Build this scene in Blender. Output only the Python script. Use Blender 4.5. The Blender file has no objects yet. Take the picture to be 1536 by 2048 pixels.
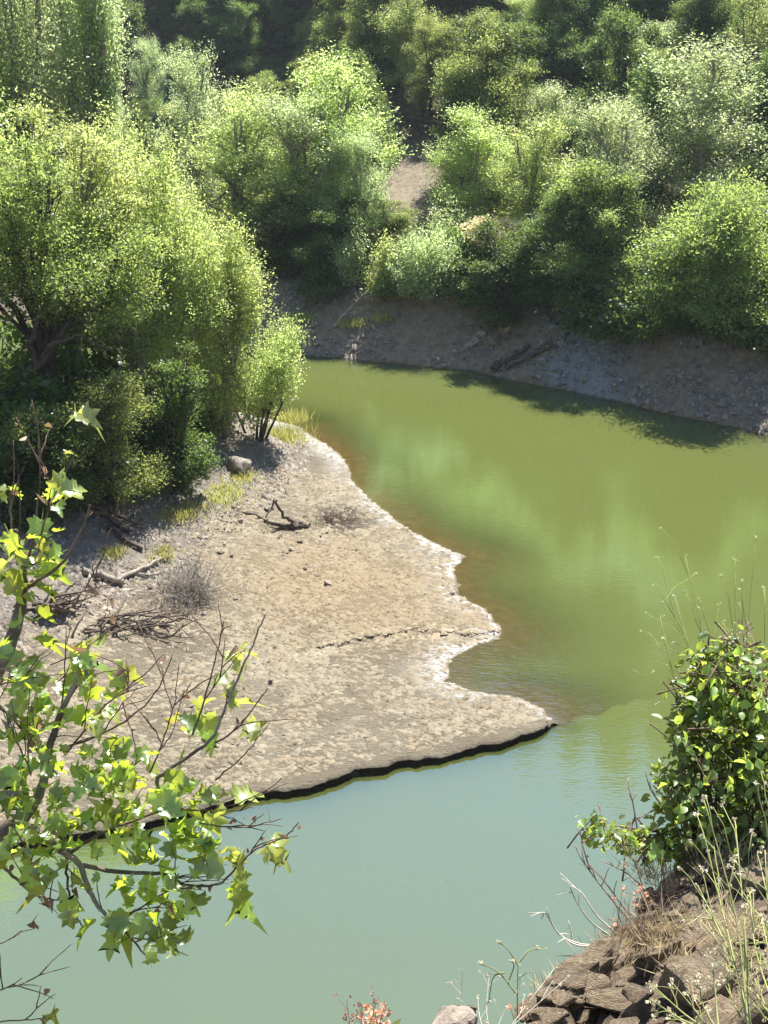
import bpy, math, random
import numpy as np

# ------------------------------------------------------------------ camera, sky, sun, exposure
scene = bpy.context.scene
PITCH = math.radians(22.5)
CAM_Z = 16.0
FPX = 1024.0 / math.tan(math.radians(22.5))        # focal length in photo pixels (1536 x 2048)
cam_data = bpy.data.cameras.new('camera')
cam_data.sensor_fit = 'VERTICAL'
cam_data.angle = math.radians(45.0)
cam_data.clip_start = 0.05
cam_data.clip_end = 5000
cam = bpy.data.objects.new('camera', cam_data)
scene.collection.objects.link(cam)
cam.location = (0, 0, CAM_Z)
cam.rotation_euler = (math.pi / 2 - PITCH, 0, 0)
scene.camera = cam

SUN_EL = math.radians(59.0)
SUN_AZ = math.radians(21.0)                         # to the right of straight ahead (+Y)
world = bpy.data.worlds.new('World')
scene.world = world
world.use_nodes = True
wn = world.node_tree
bg = wn.nodes['Background']
sky = wn.nodes.new('ShaderNodeTexSky')
sky.sky_type = 'NISHITA'
sky.sun_disc = False
sky.sun_elevation = SUN_EL
sky.sun_rotation = SUN_AZ
sky.air_density = 1.0
sky.dust_density = 0.12
sky.ozone_density = 1.0
bg.inputs['Strength'].default_value = 0.088
wn.links.new(sky.outputs[0], bg.inputs['Color'])

sun_data = bpy.data.lights.new('sun', 'SUN')
sun_data.energy = 5.0
sun_data.angle = math.radians(0.55)
sun_data.color = (1.0, 0.95, 0.86)
sun = bpy.data.objects.new('sun', sun_data)
scene.collection.objects.link(sun)
sun.location = (0, 60, 90)
from mathutils import Vector
sdir = Vector((math.sin(SUN_AZ) * math.cos(SUN_EL), math.cos(SUN_AZ) * math.cos(SUN_EL), math.sin(SUN_EL)))
sun.rotation_euler = sdir.to_track_quat('Z', 'Y').to_euler()

vs = scene.view_settings
vs.view_transform = 'Standard'
vs.look = 'None'
vs.exposure = 1.4
vs.gamma = 1.0
vs.use_curve_mapping = False
cy = scene.cycles
cy.max_bounces = 7
cy.diffuse_bounces = 3
cy.glossy_bounces = 3
cy.transmission_bounces = 4
cy.transparent_max_bounces = 6
cy.volume_bounces = 0
cy.caustics_reflective = False
cy.caustics_refractive = False
cy.use_denoising = True
cy.sample_clamp_indirect = 6.0

HAZE = 0.00028
# ------------------------------------------------------------------ helpers
C = scene.collection
R = np.random.default_rng(7)
CP, SP = math.cos(PITCH), math.sin(PITCH)

def ray(px, py):
    a = (px - 768.0) / FPX
    b = (1024.0 - py) / FPX
    return np.array([a, CP + b * SP, -SP + b * CP])

def at(px, py, depth):
    """the place that lies DEPTH metres out, measured along the view axis"""
    return np.array([0, 0, CAM_Z]) + ray(px, py) * depth

def on_plane(px, py, z=0.0):
    d = ray(px, py)
    return np.array([0, 0, CAM_Z]) + d * ((z - CAM_Z) / d[2])

_tab = np.random.default_rng(11).random((256, 256))
def vnoise(x, y, s=0):
    x = np.asarray(x, float) + s * 17.37
    y = np.asarray(y, float) + s * 9.71
    xi = np.floor(x).astype(int); yi = np.floor(y).astype(int)
    fx = x - xi; fy = y - yi
    fx = fx * fx * (3 - 2 * fx); fy = fy * fy * (3 - 2 * fy)
    g = lambda i, j: _tab[i % 256, j % 256]
    return (g(xi, yi) * (1 - fx) + g(xi + 1, yi) * fx) * (1 - fy) + (g(xi, yi + 1) * (1 - fx) + g(xi + 1, yi + 1) * fx) * fy
def fbm(x, y, o=4, s=0):
    t = 0; a = .5; n = 0
    for k in range(o):
        t = t + a * vnoise(x * 2 ** k, y * 2 ** k, s + k); n += a; a *= .5
    return t / n - .5
def sstep(a, b, x):
    t = np.clip((x - a) / (b - a), 0, 1)
    return t * t * (3 - 2 * t)

def mesh(name, verts, faces, tint=None, attrs=None, smooth=False):
    """verts (N,3); faces: an (M,k) array or a list of such arrays"""
    if not isinstance(faces, list): faces = [faces]
    faces = [np.asarray(f, np.int32) for f in faces if len(f)]
    me = bpy.data.meshes.new(name)
    me.vertices.add(len(verts))
    me.vertices.foreach_set('co', np.asarray(verts, np.float32).ravel())
    nl = sum(f.size for f in faces); npoly = sum(len(f) for f in faces)
    me.loops.add(nl)
    me.loops.foreach_set('vertex_index', np.concatenate([f.ravel() for f in faces]))
    me.polygons.add(npoly)
    starts = []; o = 0
    for f in faces:
        starts.append(o + np.arange(len(f)) * f.shape[1]); o += f.size
    me.polygons.foreach_set('loop_start', np.concatenate(starts).astype(np.int32))
    me.update(calc_edges=True)
    if tint is not None:
        a = me.attributes.new('tint', 'FLOAT', 'FACE'); a.data.foreach_set('value', np.asarray(tint, np.float32))
    for k, v in (attrs or {}).items():
        a = me.attributes.new(k, 'FLOAT', 'POINT'); a.data.foreach_set('value', np.asarray(v, np.float32))
    if smooth:
        me.polygons.foreach_set('use_smooth', np.ones(npoly, bool))
    me.validate()
    return me

def obj(name, me, mat=None, parent=None, loc=None, rot=None, scale=None):
    o = bpy.data.objects.new(name, me)
    C.objects.link(o)
    if mat is not None and me is not None and not me.materials: me.materials.append(mat)
    if parent is not None: o.parent = parent
    if loc is not None: o.location = [float(v) for v in loc]
    if rot is not None: o.rotation_euler = [float(v) for v in rot]
    if scale is not None: o.scale = (scale,) * 3 if np.isscalar(scale) else [float(v) for v in scale]
    return o
def empty(name, loc=(0, 0, 0)):
    o = bpy.data.objects.new(name, None); o.empty_display_size = .2
    C.objects.link(o); o.location = [float(v) for v in loc]
    return o
def tag(o, label, cat=None, group=None, kind=None):
    o['label'] = label
    if cat: o['category'] = cat
    if group: o['group'] = group
    if kind: o['kind'] = kind
    return o

def nrm(v):
    return v / np.maximum(np.linalg.norm(v, axis=-1, keepdims=True), 1e-9)

class Geo:
    """collects pieces of ONE part"""
    def __init__(s): s.v = []; s.f3 = []; s.f4 = []; s.n = 0
    def add(s, v, f4=None, f3=None):
        s.v.append(np.asarray(v, float))
        if f4 is not None and len(f4): s.f4.append(np.asarray(f4) + s.n)
        if f3 is not None and len(f3): s.f3.append(np.asarray(f3) + s.n)
        s.n += len(v)
    def tube(s, pts, rad, k=6, cap=True):
        pts = np.asarray(pts, float); n = len(pts)
        rad = np.full(n, rad, float) if np.isscalar(rad) else np.asarray(rad, float)
        t = nrm(np.gradient(pts, axis=0))
        ref = np.where(np.abs(t[:, 2:3]) > .9, np.array([[1., 0, 0]]), np.array([[0, 0, 1.]]))
        a = nrm(np.cross(t, ref)); b = np.cross(t, a)
        for i in range(1, n):                                  # keep the rings from flipping
            if (a[i] * a[i - 1]).sum() < 0: a[i] = -a[i]; b[i] = -b[i]
        ang = np.arange(k) * 2 * math.pi / k
        ring = pts[:, None] + rad[:, None, None] * (np.cos(ang)[None, :, None] * a[:, None] + np.sin(ang)[None, :, None] * b[:, None])
        i = np.arange(n - 1)[:, None] * k; j = np.arange(k)[None]; j2 = (j + 1) % k
        f = np.stack([i + j, i + j2, i + k + j2, i + k + j], -1).reshape(-1, 4)
        v = ring.reshape(-1, 3)
        f3 = []
        if cap:
            v = np.vstack([v, pts[-1] + t[-1] * rad[-1] * .6]); e = len(v) - 1; o = (n - 1) * k
            f3 = [(o + q, o + (q + 1) % k, e) for q in range(k)]
        s.add(v, f, f3)
    def build(s, name, smooth=True):
        return mesh(name, np.vstack(s.v), [np.vstack(x) for x in (s.f4, s.f3) if x], smooth=smooth)

def bend(p0, p1, n=5, sag=0.1, rng=R):
    """a slightly crooked line between two points"""
    p0 = np.asarray(p0, float); p1 = np.asarray(p1, float); L = np.linalg.norm(p1 - p0)
    t = np.linspace(0, 1, n)[:, None]
    w = rng.normal(0, sag * L * .35, (n, 3)) * np.sin(t * math.pi) ** .7
    return p0 + (p1 - p0) * t + w + np.array([0, 0, sag * L]) * np.sin(t * math.pi)

# ------------------------------------------------------------------ materials
def new_mat(name):
    m = bpy.data.materials.new(name); m.use_nodes = True
    nt = m.node_tree
    for n in list(nt.nodes): nt.nodes.remove(n)
    return m, nt, nt.nodes.new('ShaderNodeOutputMaterial')
def N(nt, t, **kw):
    n = nt.nodes.new('ShaderNode' + t)
    for k, v in kw.items():
        if k in n.inputs and not hasattr(n, k): n.inputs[k].default_value = v
        else: setattr(n, k, v)
    return n
def mixc(nt, fac, a, b, mode='MIX'):
    n = nt.nodes.new('ShaderNodeMix'); n.data_type = 'RGBA'; n.blend_type = mode
    for s, v in ((n.inputs[0], fac), (n.inputs[6], a), (n.inputs[7], b)):
        if hasattr(v, 'is_linked'): nt.links.new(v, s)
        elif isinstance(v, (int, float)): s.default_value = v
        else: s.default_value = (*v, 1)
    return n.outputs[2]
def math_(nt, op, a, b=0.0, clamp=False):
    n = nt.nodes.new('ShaderNodeMath'); n.operation = op; n.use_clamp = clamp
    for s, v in ((n.inputs[0], a), (n.inputs[1], b)):
        if hasattr(v, 'is_linked'): nt.links.new(v, s)
        else: s.default_value = v
    return n.outputs[0]
def ramp(nt, src, a, b):
    n = nt.nodes.new('ShaderNodeMapRange'); n.interpolation_type = 'SMOOTHSTEP'
    nt.links.new(src, n.inputs[0]); n.inputs[1].default_value = a; n.inputs[2].default_value = b
    return n.outputs[0]
def noise(nt, scale, detail=4, rough=.6, vec=None, dist=0.0):
    n = nt.nodes.new('ShaderNodeTexNoise'); n.inputs['Scale'].default_value = scale
    n.inputs['Detail'].default_value = detail; n.inputs['Roughness'].default_value = rough; n.inputs['Distortion'].default_value = dist
    if vec is not None: nt.links.new(vec, n.inputs['Vector'])
    return n
def attr(nt, name):
    n = nt.nodes.new('ShaderNodeAttribute'); n.attribute_name = name
    return n.outputs['Fac']

def leaf_mat(name, dark, light, trans, tw=.5, gloss=.06, grough=.4, var=.25, vein=False):
    """thin leaves: light off the face, light through the blade, a little wax"""
    m, nt, out = new_mat(name)
    t = attr(nt, 'tint')
    oi = nt.nodes.new('ShaderNodeObjectInfo')
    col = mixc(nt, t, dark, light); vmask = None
    if vein:
        sx = N(nt, 'SeparateXYZ'); nt.links.new(N(nt, 'TexCoord').outputs['Object'], sx.inputs[0]); ax_ = math_(nt, 'ABSOLUTE', sx.outputs[0])
        mid_ = math_(nt, 'LESS_THAN', ax_, .016)
        lat_ = math_(nt, 'LESS_THAN', math_(nt, 'FRACT', math_(nt, 'MULTIPLY', math_(nt, 'SUBTRACT', sx.outputs[1], math_(nt, 'MULTIPLY', ax_, .9)), 6.0)), .13)
        vmask = math_(nt, 'MULTIPLY', math_(nt, 'MAXIMUM', mid_, math_(nt, 'MULTIPLY', lat_, .6)), .55)
        bl_ = noise(nt, 5, 4, .6, N(nt, 'TexCoord').outputs['Object']); col = mixc(nt, math_(nt, 'MULTIPLY', ramp(nt, bl_.outputs[0], .56, .72), .5), col, (.14, .11, .03))
        col = mixc(nt, vmask, col, (.20, .24, .08))
    hsv = N(nt, 'HueSaturation'); nt.links.new(col, hsv.inputs['Color'])
    nt.links.new(math_(nt, 'MULTIPLY_ADD', oi.outputs['Random'], var), hsv.inputs['Value'])
    hsv.inputs['Value'].default_value = 1
    mm = math_(nt, 'MULTIPLY', oi.outputs['Random'], var); mm2 = math_(nt, 'ADD', mm, 1 - var / 2)
    nt.links.new(mm2, hsv.inputs['Value'])
    h2 = math_(nt, 'ADD', math_(nt, 'MULTIPLY', oi.outputs['Random'], .02), .49); nt.links.new(h2, hsv.inputs['Hue'])
    d = N(nt, 'BsdfDiffuse'); nt.links.new(hsv.outputs[0], d.inputs['Color'])
    tc = mixc(nt, t, tuple(c * .6 for c in trans), trans)
    hs2 = N(nt, 'HueSaturation'); nt.links.new(tc, hs2.inputs['Color']); nt.links.new(mm2, hs2.inputs['Value']); nt.links.new(h2, hs2.inputs['Hue'])
    tr = N(nt, 'BsdfTranslucent'); nt.links.new(hs2.outputs[0], tr.inputs['Color'])
    a = N(nt, 'AddShader'); 
    nt.links.new(d.outputs[0], a.inputs[0]); nt.links.new(tr.outputs[0], a.inputs[1])
    g = N(nt, 'BsdfGlossy'); g.inputs['Roughness'].default_value = grough; g.inputs['Color'].default_value = (.9, .95, 1, 1)
    mx = N(nt, 'MixShader'); mx.inputs[0].default_value = gloss
    nt.links.new(a.outputs[0], mx.inputs[1]); nt.links.new(g.outputs[0], mx.inputs[2])
    nt.links.new(mx.outputs[0], out.inputs['Surface'])
    return m

def rough_mat(name, c1, c2, scale=8, bump=.4, c3=None, rough=.9, bscale=None, dist=.05, spec=.3, rust=None, strat=1):
    """two or three tones broken up by noise, with fine relief"""
    m, nt, out = new_mat(name)
    tc = N(nt, 'TexCoord'); v = tc.outputs['Object']
    if strat != 1: mp_ = N(nt, 'Mapping'); nt.links.new(v, mp_.inputs[0]); mp_.inputs['Scale'].default_value = (1, 1, strat); v = mp_.outputs[0]
    n1 = noise(nt, scale, 6, .65, v)
    col = mixc(nt, ramp(nt, n1.outputs[0], .35, .65), c1, c2)
    if c3 is not None:
        n2 = noise(nt, scale * .35, 4, .6, v); col = mixc(nt, ramp(nt, n2.outputs[0], .5, .68), col, c3)
    if rust: col = mixc(nt, math_(nt, 'MULTIPLY', attr(nt, 'rust'), .7), col, rust)
    oi = nt.nodes.new('ShaderNodeObjectInfo')
    hsv = N(nt, 'HueSaturation'); nt.links.new(col, hsv.inputs['Color'])
    nt.links.new(math_(nt, 'ADD', math_(nt, 'MULTIPLY', oi.outputs['Random'], .45), .77), hsv.inputs['Value'])
    p = N(nt, 'BsdfPrincipled'); p.inputs['Roughness'].default_value = rough; p.inputs['Specular IOR Level'].default_value = spec
    nt.links.new(hsv.outputs[0], p.inputs['Base Color'])
    if bump:
        b = N(nt, 'Bump'); b.inputs['Strength'].default_value = bump; b.inputs['Distance'].default_value = dist
        n3 = noise(nt, bscale or scale * 2.5, 6, .7, v); nt.links.new(n3.outputs[0], b.inputs['Height']); nt.links.new(b.outputs[0], p.inputs['Normal'])
    nt.links.new(p.outputs[0], out.inputs['Surface'])
    return m

M = {}
M['bark'] = rough_mat('bark', (.035, .028, .022), (.10, .085, .07), 6, .6)
M['pale_bark'] = rough_mat('pale_bark', (.16, .135, .11), (.32, .29, .25), 5, .5)
M['twig'] = rough_mat('twig', (.10, .065, .045), (.22, .15, .11), 20, .3)
M['sycamore_bark'] = rough_mat('sycamore_bark', (.15, .115, .085), (.34, .29, .23), 9, .5, c3=(.09, .065, .05))
M['dead_wood'] = rough_mat('dead_wood', (.05, .038, .03), (.15, .12, .095), 6, .5)
M['grey_wood'] = rough_mat('grey_wood', (.2, .175, .15), (.42, .38, .33), 6, .5)
M['stone'] = rough_mat('stone', (.16, .13, .105), (.36, .31, .26), 5, .6, c3=(.22, .16, .11))
M['blue_stone'] = rough_mat('blue_stone', (.15, .17, .19), (.34, .36, .38), 5, .6)
M['wire'] = rough_mat('wire', (.3, .31, .32), (.4, .41, .42), 4, 0)

LEAF = {
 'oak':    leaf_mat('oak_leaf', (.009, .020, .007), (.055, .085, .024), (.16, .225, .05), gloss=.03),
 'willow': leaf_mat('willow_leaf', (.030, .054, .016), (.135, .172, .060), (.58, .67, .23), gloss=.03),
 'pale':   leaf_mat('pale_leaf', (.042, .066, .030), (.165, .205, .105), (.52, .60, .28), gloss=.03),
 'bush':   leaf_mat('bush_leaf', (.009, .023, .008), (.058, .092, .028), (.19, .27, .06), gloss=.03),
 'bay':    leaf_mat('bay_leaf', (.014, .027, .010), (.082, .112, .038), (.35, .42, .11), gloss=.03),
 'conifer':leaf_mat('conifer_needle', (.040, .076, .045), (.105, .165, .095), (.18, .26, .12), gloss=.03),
 'cream':  leaf_mat('cream_blossom', (.35, .29, .18), (.62, .55, .38), (.4, .34, .2), gloss=.02),
 'grass':  leaf_mat('grass_blade', (.16, .19, .05), (.36, .36, .14), (.34, .34, .10), gloss=.03),
 'straw':  leaf_mat('straw', (.30, .24, .14), (.52, .45, .30), (.30, .25, .14), gloss=.03),
}
# ------------------------------------------------------------------ shorelines (world metres, water at z = 0)
def px_line(pts, z=0.0): return [tuple(on_plane(x, y, z)[:2]) for x, y in pts]
S_HIDDEN = [(-120, 80), (-30, 60), (-14, 54), (-8, 51)]
S_EAST = px_line([(590, 850), (650, 890), (690, 920), (705, 960), (740, 1000), (800, 1045), (850, 1080), (925, 1110), (905, 1145), (915, 1190),
                  (960, 1215), (1005, 1262), (998, 1277), (950, 1292), (905, 1320), (888, 1360), (940, 1380), (1030, 1395), (1090, 1420), (1125, 1450)])
S_SOUTH = px_line([(1125, 1450), (1080, 1465), (1000, 1495), (900, 1515), (800, 1530), (700, 1560), (620, 1585), (540, 1592), (450, 1612), (330, 1640), (200, 1668), (0, 1705)]) + [(-14, 20.5), (-30, 23), (-120, 26)]
S_FAR = [(-120, 95), (-30, 70), (-12, 62)] + px_line([(545, 706), (640, 712), (740, 722), (850, 732), (950, 742), (1050, 765), (1130, 778), (1230, 800), (1310, 822), (1400, 840), (1480, 855), (1536, 872)]) + [(22, 41.5), (30, 32), (36, 20), (38, 8.5)]
S_NEAR = [(38, 8.5), (10, 8.2), (-10, 8.6), (-120, 8.5)]
LAKE = np.array(S_HIDDEN + S_EAST + S_SOUTH[1:] + S_NEAR[::-1] + S_FAR[::-1][1:])
FOOT = px_line([(668, 900), (640, 950), (600, 1010), (520, 1075), (430, 1145), (330, 1205), (200, 1285), (0, 1365)], .3)
HILL = np.array([(-4.2, 47.3)] + FOOT + [(-14, 27), (-60, 31), (-120, 40), (-120, 78), (-30, 58.8), (-14, 52.8), (-8, 49.8)])
LEDGE = np.array(px_line([(560, 1335), (640, 1310), (740, 1290), (830, 1272), (950, 1280), (1003, 1270)]))

def seg_dist(x, y, line, closed=False):
    line = np.asarray(line, float); d = np.full(x.shape, 1e9)
    n = len(line)
    for i in range(n if closed else n - 1):
        a = line[i]; b = line[(i + 1) % n]; e = b - a
        t = np.clip(((x - a[0]) * e[0] + (y - a[1]) * e[1]) / (e @ e), 0, 1)
        d = np.minimum(d, np.hypot(x - a[0] - t * e[0], y - a[1] - t * e[1]))
    return d
def inside(x, y, poly):
    c = np.zeros(x.shape, bool); n = len(poly)
    for i in range(n):
        x1, y1 = poly[i]; x2, y2 = poly[(i + 1) % n]
        if y1 == y2: continue
        m = ((y1 > y) != (y2 > y)) & (x < (x2 - x1) * (y - y1) / (y2 - y1) + x1)
        c ^= m
    return c

GAP = (1.25, 73.0)
def fields(x, y):
    """height of the land and what covers it"""
    x = np.asarray(x, float); y = np.asarray(y, float)
    jx = x + .3 * fbm(x * .9, y * .9, 3, 3); jy = y + .3 * fbm(x * .9, y * .9, 3, 5)
    lake = inside(jx, jy, LAKE)
    dE = seg_dist(jx, jy, S_HIDDEN + S_EAST); dS = seg_dist(jx, jy, S_SOUTH)
    dL = np.minimum(dE, dS); dF = seg_dist(jx, jy, S_FAR); dN = seg_dist(jx, jy, S_NEAR)
    near = np.minimum(np.minimum(dL, dF), dN)
    isL = (dL <= dF) & (dL <= dN); isF = (dF < dL) & (dF < dN); isN = ~isL & ~isF
    n1 = fbm(x * .35, y * .35, 4, 1); n2 = fbm(x * 1.7, y * 1.7, 4, 2); n3 = fbm(x * .06, y * .06, 3, 9)
    # left land: mud flat, then a gravel slope
    dh = np.where(inside(x, y, HILL), seg_dist(x, y, HILL, True), 0)
    scarp = np.where(dS < dE, .165, .07)
    zl = scarp * np.where(dS < dE, sstep(.12, .34, dL), sstep(0, .22, dL)) + .03 * np.minimum(dL, 9) + .07 * n2 + .10 * n1 * sstep(0, 2, dL)
    zl = zl + .30 * np.minimum(dh, 5) * sstep(0, 2.0, dh) + .46 * np.clip(dh - 5, 0, 40) + n3 * 2 * sstep(3, 12, dh)
    ly = np.interp(x, LEDGE[:, 0], LEDGE[:, 1]) + .25 * fbm(x * 2.5, y * .3, 3, 8)
    lw = sstep(LEDGE[0, 0] - .8, LEDGE[0, 0] + 1.5, x) * sstep(LEDGE[-1, 0] + .1, LEDGE[-1, 0] - .1, x) * (1 - sstep(2, 5, y - ly))
    zl = zl + .016 * np.sin(dL * 8.5 + 7 * n1) * sstep(.4, 1.5, dL) * (1 - sstep(0, 1, dh)) + .09 * lw * sstep(0, .12, y - ly)
    # far land: raw bank, a shoulder, the wooded hill; a valley runs off behind on the left
    bank = np.minimum(dF, 3.4) * .78
    v = sstep(-14, 2, x - .06 * (y - 60))                    # 0 in the valley, 1 on the hill to the right
    up = .30 * np.clip(dF - 3.4, 0, 13) + .5 * np.clip(dF - 16.4, 0, 18) + 1.02 * np.clip(dF - 34.4, 0, 70)
    low = .10 * np.clip(dF - 3.4, 0, 60) + .55 * np.clip(y - 112 - .25 * x, 0, 30) + .98 * np.clip(y - 142 - .25 * x, 0, 125)
    zf = bank + up * v + low * (1 - v) + n1 * .5 * sstep(.5, 3, dF) + n3 * 5 * sstep(6, 30, dF) + .16 * n2 * sstep(0, 1, dF)
    zn = np.minimum(1.9 * dN, 14.3) + .5 * n1 * sstep(.5, 2, dN)
    z = np.where(isL, zl, np.where(isF, zf, zn))
    shelf = np.where(dE < dS, .09, .9)
    bed = -np.minimum(np.where(isL, dL * shelf + np.where(dS < dE, .1, .055 * dL * dL), near * .55), 3.0) - .02
    z = np.where(lake, bed + .04 * n2, np.maximum(z, .012))
    pale_rim = np.where(isL & ~lake & (dE < dS + .6), 1 - sstep(.1, 1.25 + 1.0 * n1, dE), 0) * sstep(-.35, .1, fbm(x * .5, y * .5, 2, 21) + .15)  # whitish band along the east shore, broken up by noise
    mud = np.where(isL, 1 - sstep(.2, 2.2, dh), 0)
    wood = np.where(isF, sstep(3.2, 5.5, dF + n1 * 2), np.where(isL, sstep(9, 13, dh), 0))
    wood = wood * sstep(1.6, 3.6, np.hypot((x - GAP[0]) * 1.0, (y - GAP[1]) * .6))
    sc = on_plane(1165, 760)
    scree = np.where(isF, sstep(2.6, .6, np.abs(x - sc[0] - .22 * dF) + 3.2 * n1 + 1.6 * n2) * (1 - sstep(3.2, 5, dF)), 0)
    op = on_plane(700, 1190)
    rust = mud * sstep(5.5, .5, np.hypot((x - op[0]) * .8, (y - op[1])) + 3 * n1)
    dp = on_plane(690, 1050)
    damp = np.where(isL, sstep(1.5, .3, np.hypot((x - dp[0]) * 1.1, (y - dp[1]) * .55) + 1.2 * n2), 0)
    dark_edge = np.where(isL & ~lake & (dS < dE), 1 - sstep(.10, .22, dS + .1 * n2), 0)  # narrow near-black band along the south shoreline only
    return dict(dark_edge=dark_edge, z=z, pale_rim=pale_rim, mud=mud, wood=wood, scree=scree, rust=rust, damp=damp, lake=lake.astype(float), dL=dL, dh=dh, dF=dF, isF=isF, isL=isL)
def ground_z(x, y): return float(fields(np.array([x]), np.array([y]))['z'][0])
def on_ground(px, py):
    d = ray(px, py); t = np.concatenate([np.linspace(2, 60, 900), np.linspace(60, 260, 900)])
    p = np.array([0, 0, CAM_Z]) + t[:, None] * d[None]
    f = fields(p[:, 0], p[:, 1])['z']; k = np.argmax(p[:, 2] < f)
    return np.array([p[k, 0], p[k, 1], f[k]])

def axis(knots):
    out = []
    for (a, b, s) in knots: out.append(np.arange(a, b, s))
    return np.concatenate(out)
gx = axis([(-400, -120, 20), (-120, -40, 4), (-40, -20, 1), (-20, -11, .3), (-11, 5.2, .15), (5.2, 24, .35), (24, 44, 1), (44, 120, 4), (120, 401, 20)])
gy = axis([(-60, 0, 3), (0, 12, .5), (12, 19, .4), (19, 34, .15), (34, 50, .2), (50, 63, .26), (63, 110, .9), (110, 260, 4), (260, 701, 20)])
GX, GY = np.meshgrid(gx, gy)
def grid_faces(nx, ny):
    i = np.arange(ny - 1)[:, None] * nx + np.arange(nx - 1)[None]
    return np.stack([i, i + 1, i + nx + 1, i + nx], -1).reshape(-1, 4)
F = fields(GX.ravel(), GY.ravel())
gv = np.stack([GX.ravel(), GY.ravel(), F['z']], -1)

def ground_mat():
    m, nt, out = new_mat('ground_soil')
    g = N(nt, 'NewGeometry'); pos = g.outputs['Position']
    big = noise(nt, .5, 5, .6, pos); mid = noise(nt, 3.0, 6, .65, pos)
    mp = N(nt, 'Mapping'); nt.links.new(pos, mp.inputs[0]); mp.inputs['Scale'].default_value = (.45, 1, 1)
    fine = noise(nt, 14, 6, .7, mp.outputs[0]); vor = N(nt, 'TexVoronoi'); vor.inputs['Scale'].default_value = 9; nt.links.new(pos, vor.inputs['Vector'])
    # raw gravelly bank
    bank = mixc(nt, ramp(nt, mid.outputs[0], .35, .65), (.235, .188, .135), (.37, .31, .235))
    bank = mixc(nt, ramp(nt, vor.outputs['Distance'], .05, .35), (.40, .365, .325), bank)
    mud = mixc(nt, ramp(nt, big.outputs[0], .35, .65), (.19, .160, .112), (.25, .217, .160))
    mud = mixc(nt, ramp(nt, fine.outputs[0], .54, .72), mud, (.15, .125, .09))
    mud = mixc(nt, math_(nt, 'MULTIPLY', attr(nt, 'rust'), .45), mud, (.30, .19, .095))
    mud = mixc(nt, math_(nt, 'MULTIPLY', attr(nt, 'damp'), .75), mud, (.075, .060, .045))
    slope = mixc(nt, ramp(nt, mid.outputs[0], .3, .7), (.21, .18, .15), (.33, .29, .25))
    slope = mixc(nt, ramp(nt, vor.outputs['Distance'], .03, .3), (.40, .36, .32), slope)
    left = mixc(nt, attr(nt, 'mud'), slope, mud)
    isf = attr(nt, 'farside')
    col = mixc(nt, isf, left, bank)
    col = mixc(nt, math_(nt, 'MULTIPLY', attr(nt, 'scree'), .85), col, (.36, .385, .41))
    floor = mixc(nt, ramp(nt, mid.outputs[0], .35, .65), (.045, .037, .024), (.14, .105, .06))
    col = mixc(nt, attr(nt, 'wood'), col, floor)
    col = mixc(nt, math_(nt, 'MULTIPLY', attr(nt, 'dark_edge'), .92), col, (.034, .027, .020))
    cr = math_(nt, 'MULTIPLY', math_(nt, 'MULTIPLY', attr(nt, 'pale_rim'), ramp(nt, fine.outputs[0], .36, .60)), ramp(nt, mid.outputs[0], .30, .55))
    col = mixc(nt, cr, col, (.74, .73, .70))
    bed = mixc(nt, ramp(nt, mid.outputs[0], .35, .65), (.21, .145, .075), (.29, .205, .115))
    col = mixc(nt, attr(nt, 'lake'), col, bed)
    p = N(nt, 'BsdfPrincipled'); p.inputs['Roughness'].default_value = .85; p.inputs['Specular IOR Level'].default_value = .3
    nt.links.new(col, p.inputs['Base Color'])
    b1 = N(nt, 'Bump'); b1.inputs['Strength'].default_value = .9; b1.inputs['Distance'].default_value = .22; nt.links.new(fine.outputs[0], b1.inputs['Height'])
    b2 = N(nt, 'Bump'); b2.inputs['Strength'].default_value = .7; b2.inputs['Distance'].default_value = .12; nt.links.new(mid.outputs[0], b2.inputs['Height']); nt.links.new(b1.outputs[0], b2.inputs['Normal'])
    nt.links.new(b2.outputs[0], p.inputs['Normal'])
    nt.links.new(p.outputs[0], out.inputs['Surface'])
    return m
GROUND_MAT = ground_mat()
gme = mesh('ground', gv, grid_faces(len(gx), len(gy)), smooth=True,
           attrs=dict(dark_edge=F['dark_edge'], pale_rim=F['pale_rim'], mud=F['mud'], wood=F['wood'], scree=F['scree'], rust=F['rust'], damp=F['damp'], lake=F['lake'], farside=F['isF'].astype(float)))
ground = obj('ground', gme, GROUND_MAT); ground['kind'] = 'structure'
ground['label'] = 'bare earth banks, mud flat and wooded slopes round the reservoir'

# the undercut lip of dried mud along the front of the flat
lx = np.array(S_SOUTH[:-2]); seg = np.r_[0, np.cumsum(np.hypot(*np.diff(lx, axis=0).T))]; u = np.arange(0, seg[-1], .045)
q = np.stack([np.interp(u, seg, lx[:, i]) for i in range(2)], -1)
for _ in range(12): q[1:-1] = .25 * q[:-2] + .5 * q[1:-1] + .25 * q[2:]
q = q - .3 * np.stack([fbm(q[:, 0] * .9, q[:, 1] * .9, 3, 3), fbm(q[:, 0] * .9, q[:, 1] * .9, 3, 5)], -1)
tn = np.gradient(q, axis=0); tn /= np.linalg.norm(tn, axis=1, keepdims=True); inn = np.stack([tn[:, 1], -tn[:, 0]], -1)
wob = .30 * fbm(u * .9, u * 0, 3, 41) + .16 * fbm(u * 4.2, u * 0 + 3, 3, 42); q = q + inn * wob[:, None]
tz = fields(*(q + inn * .55).T)['z']
taper = sstep(0, 1.2, u)
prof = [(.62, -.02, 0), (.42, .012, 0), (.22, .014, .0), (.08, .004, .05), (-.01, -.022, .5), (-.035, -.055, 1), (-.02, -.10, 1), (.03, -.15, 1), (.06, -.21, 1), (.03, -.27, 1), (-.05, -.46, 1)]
lv, lw_ = [], []
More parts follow.
